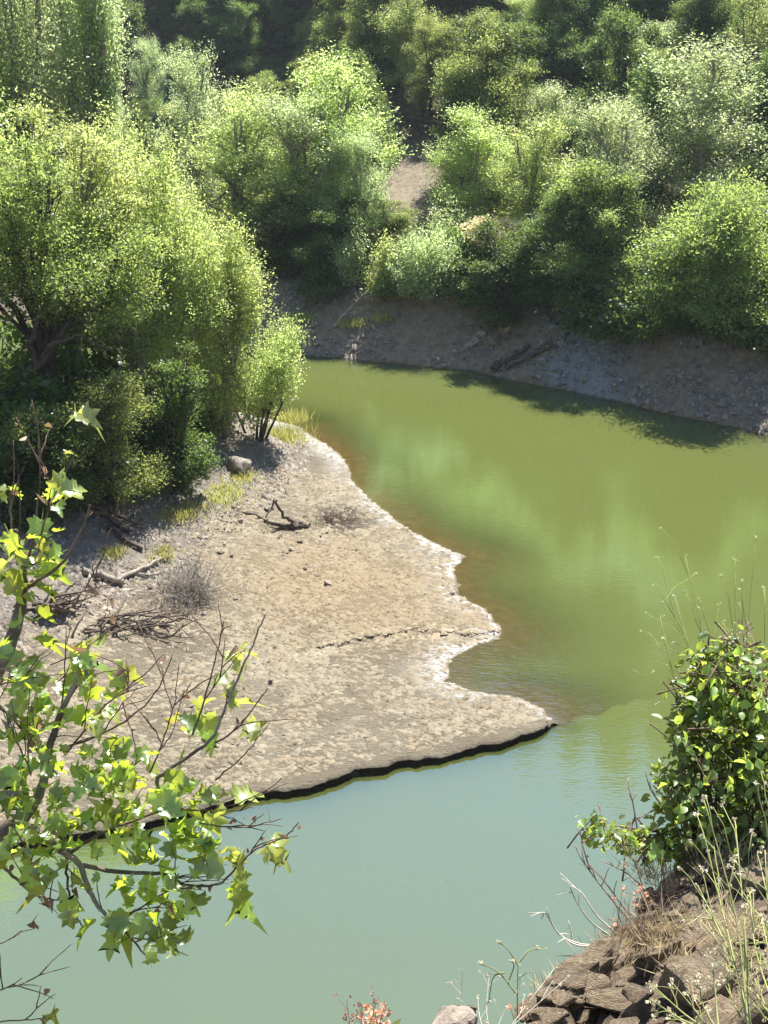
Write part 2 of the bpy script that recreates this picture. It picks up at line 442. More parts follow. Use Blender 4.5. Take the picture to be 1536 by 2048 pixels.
for k, (d, dz, w_) in enumerate(prof):
    j = .05 * fbm(u * 9 + k * 3.1, u * 0 + k, 3, 43) * (1 if k > 1 else .3); jz = .03 * fbm(u * 17 + k, u * 0 + k * 5, 2, 46) + .035 * fbm(u * 6 + k * 1.3, u * 0 + k * 2, 3, 44)
    pp = q + inn * ((d + j) * (.3 + .7 * taper))[:, None]; zz = fields(*(q + inn * max(d, .36)).T)['z'] if k < 3 else tz
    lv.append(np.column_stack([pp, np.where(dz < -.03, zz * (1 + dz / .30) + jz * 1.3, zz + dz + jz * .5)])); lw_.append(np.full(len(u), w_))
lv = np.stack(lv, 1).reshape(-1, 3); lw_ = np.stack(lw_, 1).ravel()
lip = obj('mud_lip', mesh('mud_lip', lv, grid_faces(len(prof), len(u)), smooth=True, attrs=dict(dark_edge=lw_, mud=np.ones(len(lv)))), GROUND_MAT); lip['kind'] = 'structure'  # front of the lip takes the near-black edge colour
lip['label'] = 'dark undercut edge along the front of the mud flat'

def water_mat():
    m, nt, out = new_mat('murky_green_water')
    g = N(nt, 'NewGeometry'); pos = g.outputs['Position']
    dep = attr(nt, 'depth')
    op = math_(nt, 'SUBTRACT', 1.0, math_(nt, 'POWER', 2.718, math_(nt, 'MULTIPLY', dep, -3.0)))
    d = N(nt, 'BsdfDiffuse')
    cn = noise(nt, .12, 3, .5, pos)
    nt.links.new(mixc(nt, cn.outputs[0], (.094, .112, .031), (.106, .125, .036)), d.inputs['Color'])
    tr = N(nt, 'BsdfTransparent'); tr.inputs['Color'].default_value = (.85, .80, .62, 1)
    body = N(nt, 'MixShader'); nt.links.new(op, body.inputs[0]); nt.links.new(tr.outputs[0], body.inputs[1]); nt.links.new(d.outputs[0], body.inputs[2])
    mp = N(nt, 'Mapping'); nt.links.new(pos, mp.inputs[0]); mp.inputs['Scale'].default_value = (.75, 1.6, 1); mp.inputs['Rotation'].default_value = (0, 0, .25)
    w1 = noise(nt, 5.0, 3, .55, mp.outputs[0], .3); w2 = noise(nt, .9, 2, .5, mp.outputs[0], .5)
    mp3 = N(nt, 'Mapping'); nt.links.new(pos, mp3.inputs[0]); mp3.inputs['Scale'].default_value = (.5, 2.0, 1); mp3.inputs['Rotation'].default_value = (0, 0, -.22)
    w3 = noise(nt, 7.0, 2, .5, mp3.outputs[0], .2)
    area = noise(nt, .10, 2, .5, pos)
    hs = math_(nt, 'ADD', math_(nt, 'MULTIPLY', w1.outputs[0], math_(nt, 'ADD', math_(nt, 'MULTIPLY', ramp(nt, area.outputs[0], .42, .62), .010), .0016)), math_(nt, 'ADD', math_(nt, 'MULTIPLY', w2.outputs[0], .006), math_(nt, 'MULTIPLY', w3.outputs[0], .0035)))
    b = N(nt, 'Bump'); b.inputs['Strength'].default_value = 1.0; b.inputs['Distance'].default_value = .55; nt.links.new(hs, b.inputs['Height'])
    gl = N(nt, 'BsdfGlossy'); gl.inputs['Roughness'].default_value = .015; gl.inputs['Color'].default_value = (.52, .80, 1, 1); nt.links.new(b.outputs[0], gl.inputs['Normal'])
    lw = N(nt, 'LayerWeight'); lw.inputs['Blend'].default_value = .5; nt.links.new(b.outputs[0], lw.inputs['Normal'])
    fr = math_(nt, 'MINIMUM', math_(nt, 'ADD', .055, math_(nt, 'MULTIPLY', lw.outputs['Facing'], .51)), .26)
    mx = N(nt, 'MixShader'); nt.links.new(fr, mx.inputs[0]); nt.links.new(body.outputs[0], mx.inputs[1]); nt.links.new(gl.outputs[0], mx.inputs[2])
    nt.links.new(mx.outputs[0], out.inputs['Surface'])
    return m
wx = axis([(-122, -40, 4), (-40, -14, 1), (-14, 8, .24), (8, 24, .8), (24, 46, 3)])
wy = axis([(4, 15, 1), (15, 52, .24), (52, 66, .5), (66, 104, 3)])
WX, WY = np.meshgrid(wx, wy)
WF = fields(WX.ravel(), WY.ravel())
wme = mesh('water', np.stack([WX.ravel(), WY.ravel(), np.zeros(WX.size)], -1), grid_faces(len(wx), len(wy)), smooth=True,
           attrs=dict(depth=np.clip(-WF['z'], 0, 5)))
water = obj('water', wme, water_mat()); water['kind'] = 'structure'; water['label'] = 'murky green reservoir water with soft reflections'
# ------------------------------------------------------------------ foliage
def leaf_quads(p, a, n, ln, wd, fold=.18):
    """p base points, a blade direction, n blade normal"""
    a = nrm(a); b = nrm(np.cross(n, a)); n = np.cross(a, b)
    ln = np.asarray(ln)[:, None]; wd = np.asarray(wd)[:, None]
    mid = p + a * ln * .45 + n * wd * fold
    v = np.stack([p, mid + b * wd * .5, p + a * ln - n * wd * fold, mid - b * wd * .5], 1).reshape(-1, 3)
    f = np.arange(len(v)).reshape(-1, 4)
    return v, f
def rdir(rng, n): return nrm(rng.normal(size=(n, 3)))

def crown_leaves(rng, lobes, leaf, density, style):
    """leaf sprays over the outer part of each lobe (c, r) plus coarser leaves inside"""
    P, A, NN, L, T = [], [], [], [], []
    lobes = np.asarray(lobes, float)
    for (cx, cy_, cz, rx, ry, rz) in lobes:
        r = np.array([rx, ry, rz]); c = np.array([cx, cy_, cz])
        area = 4 * math.pi * ((rx * ry) ** 1.6 / 3 + (rx * rz) ** 1.6 / 3 + (ry * rz) ** 1.6 / 3) ** (1 / 1.6)
        cl = {'round': .34, 'plume': .30, 'wisp': .34}[style] * (.8 + .35 * min(rx, 2)) * max(.75, min(1.4, leaf / .12))
        nc = max(6, int(area / (cl * cl * 1.5)))
        per = max(5, int(density * area / nc / (leaf * leaf * .33)))
        d = rdir(rng, nc); d[:, 2] = np.where(d[:, 2] < -.3, -d[:, 2] * rng.random(nc), d[:, 2]); d = nrm(d)
        rr = (rng.random(nc) ** .4) * (.80 + .45 * rng.random(nc))
        cc = c + d * r * rr[:, None]
        size = cl * (.6 + .8 * rng.random(nc))
        idx = np.repeat(np.arange(nc), per); k = len(idx)
        out = d[idx]
        if style == 'plume':
            up = nrm(out * .55 + np.array([0, 0, 1.0]) + rng.normal(0, .25, (nc, 3))[idx])
            t = rng.random(k) - .3
            p = cc[idx] + up * (t * size[idx] * 4.2)[:, None] + rng.normal(0, .42, (k, 3)) * (size[idx] * (1.05 - .6 * np.clip(t, 0, 1)))[:, None]
            a = nrm(up + rng.normal(0, .9, (k, 3)))
        elif style == 'wisp':
            ax = nrm(out + np.array([0, 0, .5]) + rng.normal(0, .5, (nc, 3))[idx])
            t = rng.random(k) - .3
            p = cc[idx] + ax * (t * size[idx] * 2.4)[:, None] + rng.normal(0, .5, (k, 3)) * size[idx][:, None]
            a = nrm(ax + rng.normal(0, .9, (k, 3)) - np.array([0, 0, .3]))
        else:
            p = cc[idx] + rng.normal(0, .55, (k, 3)) * size[idx][:, None] * np.array([1.15, 1.15, .62])
            a = nrm(out + rng.normal(0, .8, (k, 3)))
        n = nrm(np.array([0, 0, .65]) + out * .4 + rng.normal(0, .5, (nc, 3))[idx] + rng.normal(0, .42, (k, 3)))
        P.append(p); A.append(a); NN.append(n); L.append(leaf * (.5 + .9 * rng.random(k)))
        T.append(np.clip(.5 + .30 * rng.normal(size=nc)[idx] + .14 * rng.normal(size=k), 0, 1))
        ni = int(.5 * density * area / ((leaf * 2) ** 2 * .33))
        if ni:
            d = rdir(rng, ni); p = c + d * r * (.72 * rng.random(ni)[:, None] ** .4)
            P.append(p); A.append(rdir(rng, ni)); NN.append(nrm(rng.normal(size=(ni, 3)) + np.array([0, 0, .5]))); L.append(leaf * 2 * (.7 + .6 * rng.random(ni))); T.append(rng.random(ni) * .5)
    P = np.vstack(P); A = np.vstack(A); NN = np.vstack(NN); L = np.concatenate(L); T = np.concatenate(T)
    return P, A, NN, L, T

def tree_meshes(seed, h, w, kind='oak', leaf=.13, density=1.0, bottom=.25, style=None, nl=None, trunk_r=None, lean=(0, 0), lobes=None, stems=1, tall=False):
    """crown and trunk of one tree of height h and crown width w, base at the origin"""
    rng = np.random.default_rng(seed)
    style = style or {'oak': 'round', 'bush': 'round', 'bay': 'round', 'willow': 'plume', 'pale': 'plume', 'cream': 'round'}[kind]
    if tall:
        lobes = []; rx = w / 2; n_ = nl or 17
        env = lambda t: max(.28, math.sqrt(max(0, 1 - ((t - .40) / .66) ** 2)))
        for t in (.25, .5, .74): lobes.append((0, 0, (bottom + (1 - bottom) * t) * h, rx * .42 * env(t), rx * .42 * env(t), .15 * h))
        for i in range(n_):
            t = np.clip((i + .5) / n_ + rng.normal(0, .05), .02, .97); ph = i * 2.4 + rng.normal(0, .5); e_ = env(t); sz = (.19 + .20 * rng.random()) * (.65 + .45 * e_)
            rr = rx * max(0, e_ - sz * .7) * (.6 + .5 * rng.random())
            lobes.append((rr * math.cos(ph), rr * math.sin(ph), (bottom + (1 - bottom) * t) * h, rx * sz, rx * sz, h * (.05 + .06 * rng.random()) if style == 'plume' else rx * sz * (.85 + .4 * rng.random())))
    if lobes is None:
        lobes = []
        nl = int((nl or 11) * (1.7 if style == 'round' and leaf < .115 else 1.1))
        z0 = bottom * h; cz = (z0 + h) / 2; rz = (h - z0) / 2; rx = w / 2
        lobes.append((lean[0] * .6, lean[1] * .6, cz - .05 * h, rx * .46, rx * .46, rz * .56))
        for i in range(nl):
            ph = rng.random() * 6.283
            el = math.asin(np.clip(-.75 + 1.7 * (i + .5) / nl + rng.normal(0, .08), -1, 1))
            s = (.15 if leaf < .115 and style == 'round' else .20) + .24 * rng.random() ** 1.3
            ce = math.cos(el)
            rr = (1 - s) * (.66 + .46 * rng.random())
            lobes.append((rx * rr * ce * math.cos(ph) + lean[0] * (.5 + .5 * math.sin(el)), rx * rr * ce * math.sin(ph) + lean[1] * (.5 + .5 * math.sin(el)),
                          cz + rz * rr * math.sin(el), rx * s * 1.1, rx * s * 1.1, (rz * s * 1.5 if style == 'plume' else min(rx, rz) * s)))
        if bottom <= 0:
            for i in range(8):
                ph = i * .785 + rng.random() * .5; lobes.append((rx * .68 * math.cos(ph), rx * .68 * math.sin(ph), .13 * h + .06 * h * rng.random(), rx * .28, rx * .28, .15 * h))
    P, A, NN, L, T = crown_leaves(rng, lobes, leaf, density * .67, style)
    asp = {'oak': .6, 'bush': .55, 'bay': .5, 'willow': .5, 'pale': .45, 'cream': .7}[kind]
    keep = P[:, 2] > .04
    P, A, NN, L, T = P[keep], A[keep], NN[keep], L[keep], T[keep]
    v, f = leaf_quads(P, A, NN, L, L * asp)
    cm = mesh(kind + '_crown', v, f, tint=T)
    cm.materials.append(LEAF[kind])
    g = Geo(); tr = trunk_r or max(.04, .022 * h)
    for s in range(stems):
        off = np.array([rng.normal(0, .12), rng.normal(0, .12), 0]) * (stems > 1)
        top = np.array([lean[0] * .5, lean[1] * .5, h * (.45 if stems == 1 else .3)]) + rng.normal(0, .04 * w, 3) + off * 4
        tk = bend(off + np.array([0, 0, -.35]), top, 7, .02, rng)
        g.tube(tk, np.linspace(tr * 1.25, tr * .6, 7) / stems ** .4, 8)
        for i, lb in enumerate(lobes):
            if stems > 1 and i % stems != s: continue
            st = tk[int(rng.integers(3, 7))]
            c = np.array(lb[:3]); b = bend(st, c, 6, .06, rng); r0 = tr * (.30 + .22 * rng.random())
            g.tube(b, np.linspace(r0, r0 * .35, 6), 5)
            for q in range(5):
                e = c + rdir(rng, 1)[0] * np.array(lb[3:]) * .95; e[2] = max(e[2], c[2] - .3 * lb[5])
                g.tube(bend(b[int(rng.integers(2, 6))], e, 4, .06, rng), np.linspace(r0 * .34, r0 * .10, 4), 4)
    return cm, g.build('trunk')

def conifer_meshes(seed, h, w):
    rng = np.random.default_rng(seed)
    P, A, NN, L, T = [], [], [], [], []
    g = Geo(); g.tube(np.array([[0, 0, -.4], [0, 0, h * .5], [0, 0, h]]), [.02 * h, .012 * h, .01], 6)
    z = .08 * h
    while z < h * .985:
        rad = w / 2 * (1 - z / h) ** .85 * (.8 + .35 * rng.random()) + .12
        for q in range(7):
            ph = rng.random() * 6.28; r = rad * (.7 + .4 * rng.random())
            tip = np.array([math.cos(ph) * r, math.sin(ph) * r, z - .22 * r]); root = np.array([0, 0, z])
            g.tube(np.array([root, root * .5 + tip * .5 + [0, 0, .05 * r], tip]), [.02, .012, .004], 3, False)
            k = int(12 + 34 * r); t = rng.random(k) ** .7
            p = root + (tip - root) * t[:, None] + rng.normal(0, .10 + .06 * r, (k, 3)) * np.array([1, 1, .45]) * (1.1 - .5 * t[:, None])
            a = nrm((tip - root)[None] + rng.normal(0, .6 * r, (k, 3)) - np.array([0, 0, .2]))
            P.append(p); A.append(a); NN.append(nrm(np.array([0, 0, 1.]) + rng.normal(0, .5, (k, 3)))); L.append(.20 + .16 * rng.random(k)); T.append(np.clip(.3 + .5 * t + .2 * rng.normal(size=k), 0, 1))
        z += h * .03
    P = np.vstack(P); v, f = leaf_quads(P, np.vstack(A), np.vstack(NN), np.concatenate(L), np.concatenate(L) * .45)
    cm = mesh('conifer_crown', v, f, tint=np.concatenate(T)); cm.materials.append(LEAF['conifer'])
    return cm, g.build('trunk')

def put_tree(name, cm, tm, loc, rz, sc, label, cat, group=None, bark='bark', cname='crown', tname='trunk'):
    e = empty(name, loc); e.rotation_euler.z = rz; e.scale = sc if hasattr(sc, '__len__') else (sc,) * 3
    obj(tname, tm, M[bark], e); obj(cname, cm, None, e)
    tag(e, label, cat, group)
    return e

def spot(px, py, Y):
    """where the sight line through px (at picture row py) crosses the distance Y, dropped on the ground"""
    d = ray(px, py); x = d[0] * Y / d[1]
    return np.array([x, Y, ground_z(x, Y)])
def z_row(py, Y):
    d = ray(768, py); return CAM_Z + d[2] / d[1] * Y
def sized(px, Y, top, width, base=None):
    if Y > 55 and top > -200: width = width * 1.22
    p = spot(px, (top + 500) / 2 if base is None else (top + base) / 2, Y)
    return p, max(3.0, z_row(top, Y) - p[2]), width / FPX * (Y / CP) * .97

# (name, px, Y, top row, width px, kind, options, label, category)
NAMED = [
 # --- left bank
 ('oak_tree', 40, 38, 225, 500, 'bay', dict(leaf=.095, density=.5, bottom=.22, trunk_r=.30, nl=13, lean=(1.2, -.5)), 'leaning oak with bare dark limbs showing at the edge of the left bank', 'tree'),
 ('oak_tree', 125, 40, 195, 330, 'willow', dict(style='round', leaf=.095, density=.55, bottom=.4, nl=12), 'oak with yellow-green crown behind the dark limbs of the leaning oak', 'tree'),
 ('cottonwood_tree', 325, 42, 285, 250, 'willow', dict(leaf=.09, density=.55, bottom=.05, nl=15), 'bright yellow-green young cottonwood nearest the water on the left bank', 'tree'),
 ('cottonwood_tree', 430, 43, 430, 210, 'willow', dict(leaf=.09, density=.58, bottom=.0, nl=14), 'shorter sunlit cottonwood stepping down to the water beside the bright one on the left bank', 'tree'),
 ('cottonwood_tree', 250, 45, 215, 210, 'willow', dict(leaf=.10, density=.6, bottom=.2), 'slender cottonwood behind the bright one on the left bank', 'tree'),
 ('cottonwood_tree', 60, 48, -330, 330, 'pale', dict(leaf=.12, density=.5, bottom=.25, nl=12), 'tallest pale cottonwood rising past the top of the left bank', 'tree'),
 ('cottonwood_tree', 165, 51, -300, 170, 'pale', dict(leaf=.12, density=.5, bottom=.3, nl=12), 'second tall pale cottonwood behind the tallest one on the left bank', 'tree'),
 ('cottonwood_tree', -140, 46, -350, 300, 'willow', dict(leaf=.13, density=.5, bottom=.3, nl=12), 'tall cottonwood at the extreme left edge of the bank', 'tree'),
 ('evergreen_bush', 335, 37.5, 640, 145, 'bush', dict(leaf=.085, density=1.1, bottom=-.12, stems=4, nl=10), 'dense dark green bush at the top of the gravel slope', 'bush'),
 ('oak_tree', 190, 35.5, 660, 240, 'bay', dict(leaf=.08, density=.5, bottom=-.1, nl=12, stems=3), 'low oak thicket with olive leaves casting shade on the gravel', 'bush'),
 ('oak_tree', 70, 34.5, 760, 230, 'bush', dict(leaf=.085, density=1.0, bottom=-.12, nl=10, stems=3), 'dark low thicket under the leaning oak', 'bush'),
 ('willow_shrub', 505, 43.5, 640, 150, 'willow', dict(leaf=.075, density=.5, bottom=.05, stems=6, nl=11, lean=(.9, -.3)), 'open willow shrub leaning out over the shoreline with bare stems showing', 'shrub'),
 ('oak_tree', 250, 40, 460, 190, 'willow', dict(style='round', leaf=.085, density=.65, bottom=.1, nl=11), 'rounded mid-green tree between the dark bush and the bright cottonwood', 'tree'),
 # --- far bank, middle
 ('cottonwood_tree', 665, 67, 135, 195, 'willow', dict(leaf=.15, density=.8, bottom=.12, nl=12), 'tall plumed cottonwood right beside the gap in the trees', 'tree'),
 ('cottonwood_tree', 595, 66, 205, 210, 'pale', dict(leaf=.15, density=.8, bottom=.08, nl=12), 'grey-green cottonwood in the middle of the far bank grove', 'tree'),
 ('cottonwood_tree', 712, 64, 265, 115, 'pale', dict(leaf=.14, density=.75, bottom=.05), 'narrow pale cottonwood at the front of the far bank grove', 'tree'),
 ('cottonwood_tree', 485, 67, 200, 210, 'willow', dict(leaf=.15, density=.8, bottom=.1, nl=12), 'sunlit cottonwood just above the tip of the left bank trees', 'tree'),
 ('bay_tree', 395, 78, 115, 150, 'pale', dict(leaf=.16, density=.8, bottom=.2), 'pale crowned tree standing alone before the far wooded hill', 'tree'),
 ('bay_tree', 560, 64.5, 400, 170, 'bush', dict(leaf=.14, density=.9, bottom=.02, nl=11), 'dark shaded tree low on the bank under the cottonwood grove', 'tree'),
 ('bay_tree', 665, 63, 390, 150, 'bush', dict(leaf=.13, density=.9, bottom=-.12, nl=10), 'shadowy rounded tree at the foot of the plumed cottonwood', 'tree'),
 ('bay_tree', 775, 64, 410, 110, 'bay', dict(leaf=.13, density=.9, bottom=.0), 'yellow-green small tree below the sunlit earth gap', 'tree'),
 # --- far bank, right of the gap
 ('bay_tree', 945, 66, 235, 165, 'willow', dict(leaf=.14, density=.9, bottom=.2, nl=12, style='round'), 'spreading sunlit tree right of the earth gap above bare dead limbs', 'tree'),
 ('bay_tree', 1065, 63, 250, 150, 'willow', dict(leaf=.14, density=.85, bottom=.1, nl=12), 'yellow-green upright tree next to the spreading tree past the earth gap', 'tree'),
 ('bay_tree', 1105, 70, 180, 130, 'pale', dict(leaf=.15, density=.8, bottom=.3), 'silvery feathered crown behind the upright yellow-green tree', 'tree'),
 ('bay_tree', 1235, 58.5, 205, 190, 'pale', dict(leaf=.14, density=.85, bottom=.1, nl=12, style='wisp'), 'pointed grey-green tree left of the wide pale oak', 'tree'),
 ('oak_tree', 1400, 62, 105, 270, 'pale', dict(leaf=.14, density=.75, bottom=.35, nl=15, style='round'), 'wide pale oak with visible limbs high on the right bank', 'tree'),
 ('oak_tree', 1455, 52.5, 325, 320, 'bay', dict(leaf=.13, density=.8, bottom=-.08, nl=15, style='round'), 'large bright round oak overhanging the water at the right edge', 'tree'),
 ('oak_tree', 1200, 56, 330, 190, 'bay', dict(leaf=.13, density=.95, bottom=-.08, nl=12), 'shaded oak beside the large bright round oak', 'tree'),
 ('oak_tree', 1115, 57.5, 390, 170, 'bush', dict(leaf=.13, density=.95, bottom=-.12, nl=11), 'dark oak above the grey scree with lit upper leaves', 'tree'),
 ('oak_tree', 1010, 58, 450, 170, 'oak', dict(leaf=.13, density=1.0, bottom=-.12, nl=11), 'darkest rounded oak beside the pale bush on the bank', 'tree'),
 ('blossom_bush', 985, 60.5, 418, 95, 'cream', dict(leaf=.12, density=.75, bottom=.3, stems=3, nl=7), 'cream-blossomed bush above the darkest rounded oak', 'bush'),
 ('pale_bush', 852, 60.2, 525, 140, 'pale', dict(leaf=.12, density=.95, bottom=-.12, stems=4, nl=9), 'silvery pale bush lit by sun on the far bank', 'bush'),
 ('pale_bush', 768, 60.4, 560, 55, 'willow', dict(leaf=.11, density=.95, bottom=-.12, stems=3, nl=6), 'small yellow-green bush touching the silvery pale bush', 'bush'),
 ('pale_bush', 712, 61.5, 535, 70, 'pale', dict(leaf=.12, density=.8, bottom=-.12, stems=3, nl=6), 'small silvery bush above the fallen dead branch', 'bush'),
 ('pale_bush', 640, 61.5, 540, 90, 'bush', dict(leaf=.12, density=.85, bottom=-.12, stems=3, nl=7), 'low green bush at the foot of the shaded grove', 'bush'),
 ('pale_bush', 900, 62.5, 490, 95, 'pale', dict(leaf=.12, density=.55, bottom=-.12, stems=4, nl=7), 'straggly grey shrub under the dead limbs', 'bush'),
 # --- hill behind, right
 ('hill_oak', 1305, 78, 45, 120, 'pale', dict(leaf=.17, density=.85, bottom=.15, style='round'), 'sunlit pale oak standing out from the dark hillside', 'tree'),
 ('hill_oak', 1040, 84, 15, 90, 'willow', dict(leaf=.17, density=.8, bottom=.2), 'slim sunlit tree standing out from the dark hillside', 'tree'),
 ('hill_oak', 945, 80, 30, 130, 'bay', dict(leaf=.17, density=.9, bottom=.1), 'broad oak with sunlit top left of the slim hillside tree', 'tree'),
 ('hill_oak', 815, 84, -20, 120, 'willow', dict(leaf=.17, density=.8, bottom=.1, style='round'), 'yellow-green tree on the hillside straight above the earth gap', 'tree'),
 ('hill_oak', 1500, 70, -20, 110, 'willow', dict(leaf=.16, density=.8, bottom=.1), 'bright feathered tree at the top right corner of the hillside', 'tree'),
]
def proto(k0, kind, h, w, n, **kw): return [(*tree_meshes(k0 + k, h, w, kind, tall=True, **kw), h, w) for k in range(n)]
PROTO = {'oak': proto(300, 'oak', 8.0, 6.4, 3, leaf=.125, density=.95, bottom=.04, nl=16),
         'bay': proto(320, 'bay', 9.0, 6.2, 2, leaf=.115, density=.95, bottom=.04, nl=18),
         'bush_tree': proto(330, 'bush', 8.0, 6.4, 2, leaf=.115, density=1.0, bottom=.0, nl=18),
         'pale': proto(340, 'pale', 10.0, 5.4, 3, leaf=.115, density=.8, bottom=.05, nl=20),
         'willow': proto(360, 'willow', 10.0, 5.4, 3, leaf=.115, density=.8, bottom=.05, nl=20)}
for i, (name, px, Y, top, wpx, kind, kw, label, cat) in enumerate(NAMED):
    p, h, w = sized(px, Y, top, wpx)
    if Y > 55 and kw.get('stems', 1) == 1:                      # the trees across the water share a few grown crowns
        ks = PROTO['bush_tree' if kind == 'bush' else kind]; pk = ks[i % len(ks)]
        put_tree(name, pk[0], pk[1], p, 1.9 * i, (w / pk[3], w / pk[3], h / pk[2]), label, cat, bark='pale_bark' if kind in ('willow', 'pale') else 'bark')
        continue
    cm, tm = tree_meshes(100 + i, h, w, kind, **kw)
    multi = kw.get('stems', 1) > 1
    put_tree(name, cm, tm, p, 0, 1, label, cat, bark='pale_bark' if kind in ('willow', 'pale') and not multi else 'bark', cname='crown', tname='stem' if multi else 'trunk')

# the black limbs of the leaning oak that show through its leaves
oak0 = next(o for o in C.objects if o.get('label', '').startswith('leaning oak with bare')); ob_ = np.array(oak0.location)
for pts_, Y_, r0, r1 in [([(-40, 830), (20, 790), (60, 742), (110, 690), (140, 640)], 36.6, .24, .08), ([(-30, 520), (30, 490), (75, 455), (105, 400), (125, 375)], 37.0, .15, .05), ([(75, 740), (60, 690), (78, 640), (70, 590)], 36.5, .12, .04), ([(100, 690), (160, 670), (215, 700)], 36.3, .08, .03)]:
    q_ = np.array([ray(x, y) * Y_ / ray(x, y)[1] + np.array([0, 0, CAM_Z]) for x, y in pts_]); uu = np.linspace(0, len(q_) - 1, 14); q_ = np.stack([np.interp(uu, np.arange(len(q_)), q_[:, k]) for k in range(3)], -1) + R.normal(0, .03, (14, 3))
    g = Geo(); g.tube(q_ - ob_, np.linspace(r0, r1, 14), 7); obj('limb', g.build('limb'), M['bark'], oak0)
# ------------------------------------------------------------------ the woods on the slopes: copies of a few grown trees
PROTO.update({
         'conifer': [conifer_meshes(380 + k, 10, 3.8) for k in range(3)],
         'grove': [tree_meshes(410 + k, 9.0, 4.6, ('bay', 'willow', 'pale')[k], leaf=.105, density=.6, bottom=.12, nl=10) for k in range(3)],
         'bush': [tree_meshes(400 + k, 2.2, 2.8, 'bush', leaf=.14, density=.9, bottom=-.12, nl=7, stems=3) for k in range(3)]})
rw = np.random.default_rng(21)
taken = [sized(n[1], n[2], n[3], n[4])[0] for n in NAMED]
def clear(x, y, r): return all((x - t[0]) ** 2 + (y - t[1]) ** 2 > r * r for t in taken)
def plant(kind, x, y, label, cat, group, s, name, bark='bark', stem='trunk'):
    k = PROTO[kind][int(rw.integers(len(PROTO[kind])))]
    put_tree(name, k[0], k[1], (x, y, ground_z(x, y) - .1), rw.random() * 6.28, (s * (.9 + .25 * rw.random()), s * (.9 + .25 * rw.random()), s), label, cat, group, bark, 'crown', stem)
def pick(w): 
    ks = list(w); p = np.array([w[k] for k in ks], float); return ks[int(rw.choice(len(ks), p=p / p.sum()))]
gap = on_ground(815, 352); print('GAP', gap)
LOOK = dict(oak='dark oak', bush_tree='dense deep-green tree', bay='mid-green broadleaf tree', willow='yellow-green feathery tree', pale='silvery grey-green tree')
# right-hand hill
y = 63.0
while y < 150:
    step = 3.9 + .03 * (y - 63)
    x = -6.0
    while x < .335 * y + 6:
        xx = x + rw.normal(0, .9); yy = y + rw.normal(0, 1.0); x += step
        f = fields(np.array([xx]), np.array([yy]))
        if f['dF'][0] < 8 or not f['isF'][0] or xx - .06 * (yy - 60) < -3.5 or not clear(xx, yy, 2.6): continue
        if abs(xx - gap[0] * yy / gap[1] - max(0, yy - gap[1]) * .35) < 3.0 and yy < gap[1] + 5: continue
        kd = pick(dict(oak=8, bush_tree=3, bay=1.6, willow=.35, pale=.5)); zone = 'low' if yy < 78 else 'midway' if yy < 95 else 'high'
        plant(kd, xx, yy, LOOK[kd] + ' ' + zone + ' on the wooded hillside on the right', 'tree', LOOK[kd] + 's ' + zone + ' on the right hillside', .62 + .45 * rw.random(), 'hillside_tree')
    y += step * .86
# the far hill beyond the valley on the left
y = 84.0
while y < 190:
    step = 4.7 + .012 * (y - 84)
    x = -.335 * y - 4
    while x < .03 * y:
        xx = x + rw.normal(0, 1.2); yy = y + rw.normal(0, 1.2); x += step
        if xx - .06 * (yy - 60) > -3.5 or not clear(xx, yy, 3.5): continue
        con = rw.random() < (.25 if yy > 112 else .12)
        if con: plant('conifer', xx, yy, 'dark conifer among the trees of the distant hazy hillside', 'tree', 'conifers on the distant hillside', (.75 + .6 * rw.random()) * (.55 if yy < 112 else 1), 'conifer_tree')
        else: kd = pick(dict(oak=4, bush_tree=2, bay=2, willow=.4, pale=1.5)); zone = 'on the valley floor before' if yy < 112 else 'among the conifers of'; plant(kd, xx, yy, LOOK[kd] + ' ' + zone + ' the distant hazy hillside', 'tree', LOOK[kd] + 's ' + zone + ' the distant hillside', (.75 + .5 * rw.random()) * (.55 if yy < 112 else 1), 'valley_tree')
    y += step * .9
# behind the left bank
y = 36.0
while y < 60:
    x = -.33 * y - 9
    while x < -3:
        xx = x + rw.normal(0, .8); yy = y + rw.normal(0, .8); x += 5.0
        f = fields(np.array([xx]), np.array([yy]))
        if f['dh'][0] < 3.0 or xx > -.235 * yy + (yy - 40) * .16 or not clear(xx, yy, 2.4): continue
        plant('grove', xx, yy, 'tree filling the grove behind the leaning oak on the left bank', 'tree', 'trees in the left bank grove', .9 + .5 * rw.random() + .03 * max(0, -xx - 9), 'grove_tree')
    y += 3.6
# low bushes closing the foot of the left grove
for k, (px, py, s_) in enumerate([(20, 985, 1.1), (110, 1000, .9), (170, 985, .9), (235, 985, .75), (300, 940, .8), (395, 850, .8), (360, 870, .9), (430, 800, .9), (250, 900, 1.2), (130, 930, 1.3), (20, 900, 1.4), (420, 760, 1.2), (60, 1040, .7), (340, 800, 1.5), (200, 820, 1.6), (80, 830, 1.7), (455, 790, .8)]):
    q = on_ground(px, py)
    plant('bush', q[0], q[1], 'bush in the dark undergrowth at the foot of the left grove', 'bush', 'undergrowth bushes on the left bank', s_, 'undergrowth_bush', stem='stem')
# the conifers that stand out on the distant hill
for k, (px, Y, top, lb) in enumerate([(622, 128, 22, 'tall pointed conifer standing above the valley right of the wires'), (540, 132, 60, 'dark conifer between the tall pointed conifer and the pale tree'), (215, 118, 130, 'conifer peeping out just behind the left bank cottonwoods'), (505, 116, 150, 'small conifer above the sunlit cottonwood'), (250, 135, 20, 'conifer high on the distant hill above the wires'), (440, 140, -10, 'conifer at the top of the distant hill'), (575, 118, 120, 'small pale conifer at the foot of the distant hill')]):
    q, h, w = sized(px, Y, top, 60); pc = PROTO['conifer'][k % 3]; put_tree('conifer_tree', pc[0], pc[1], q, k * 1.3, max(.5, h / 10), lb, 'tree')
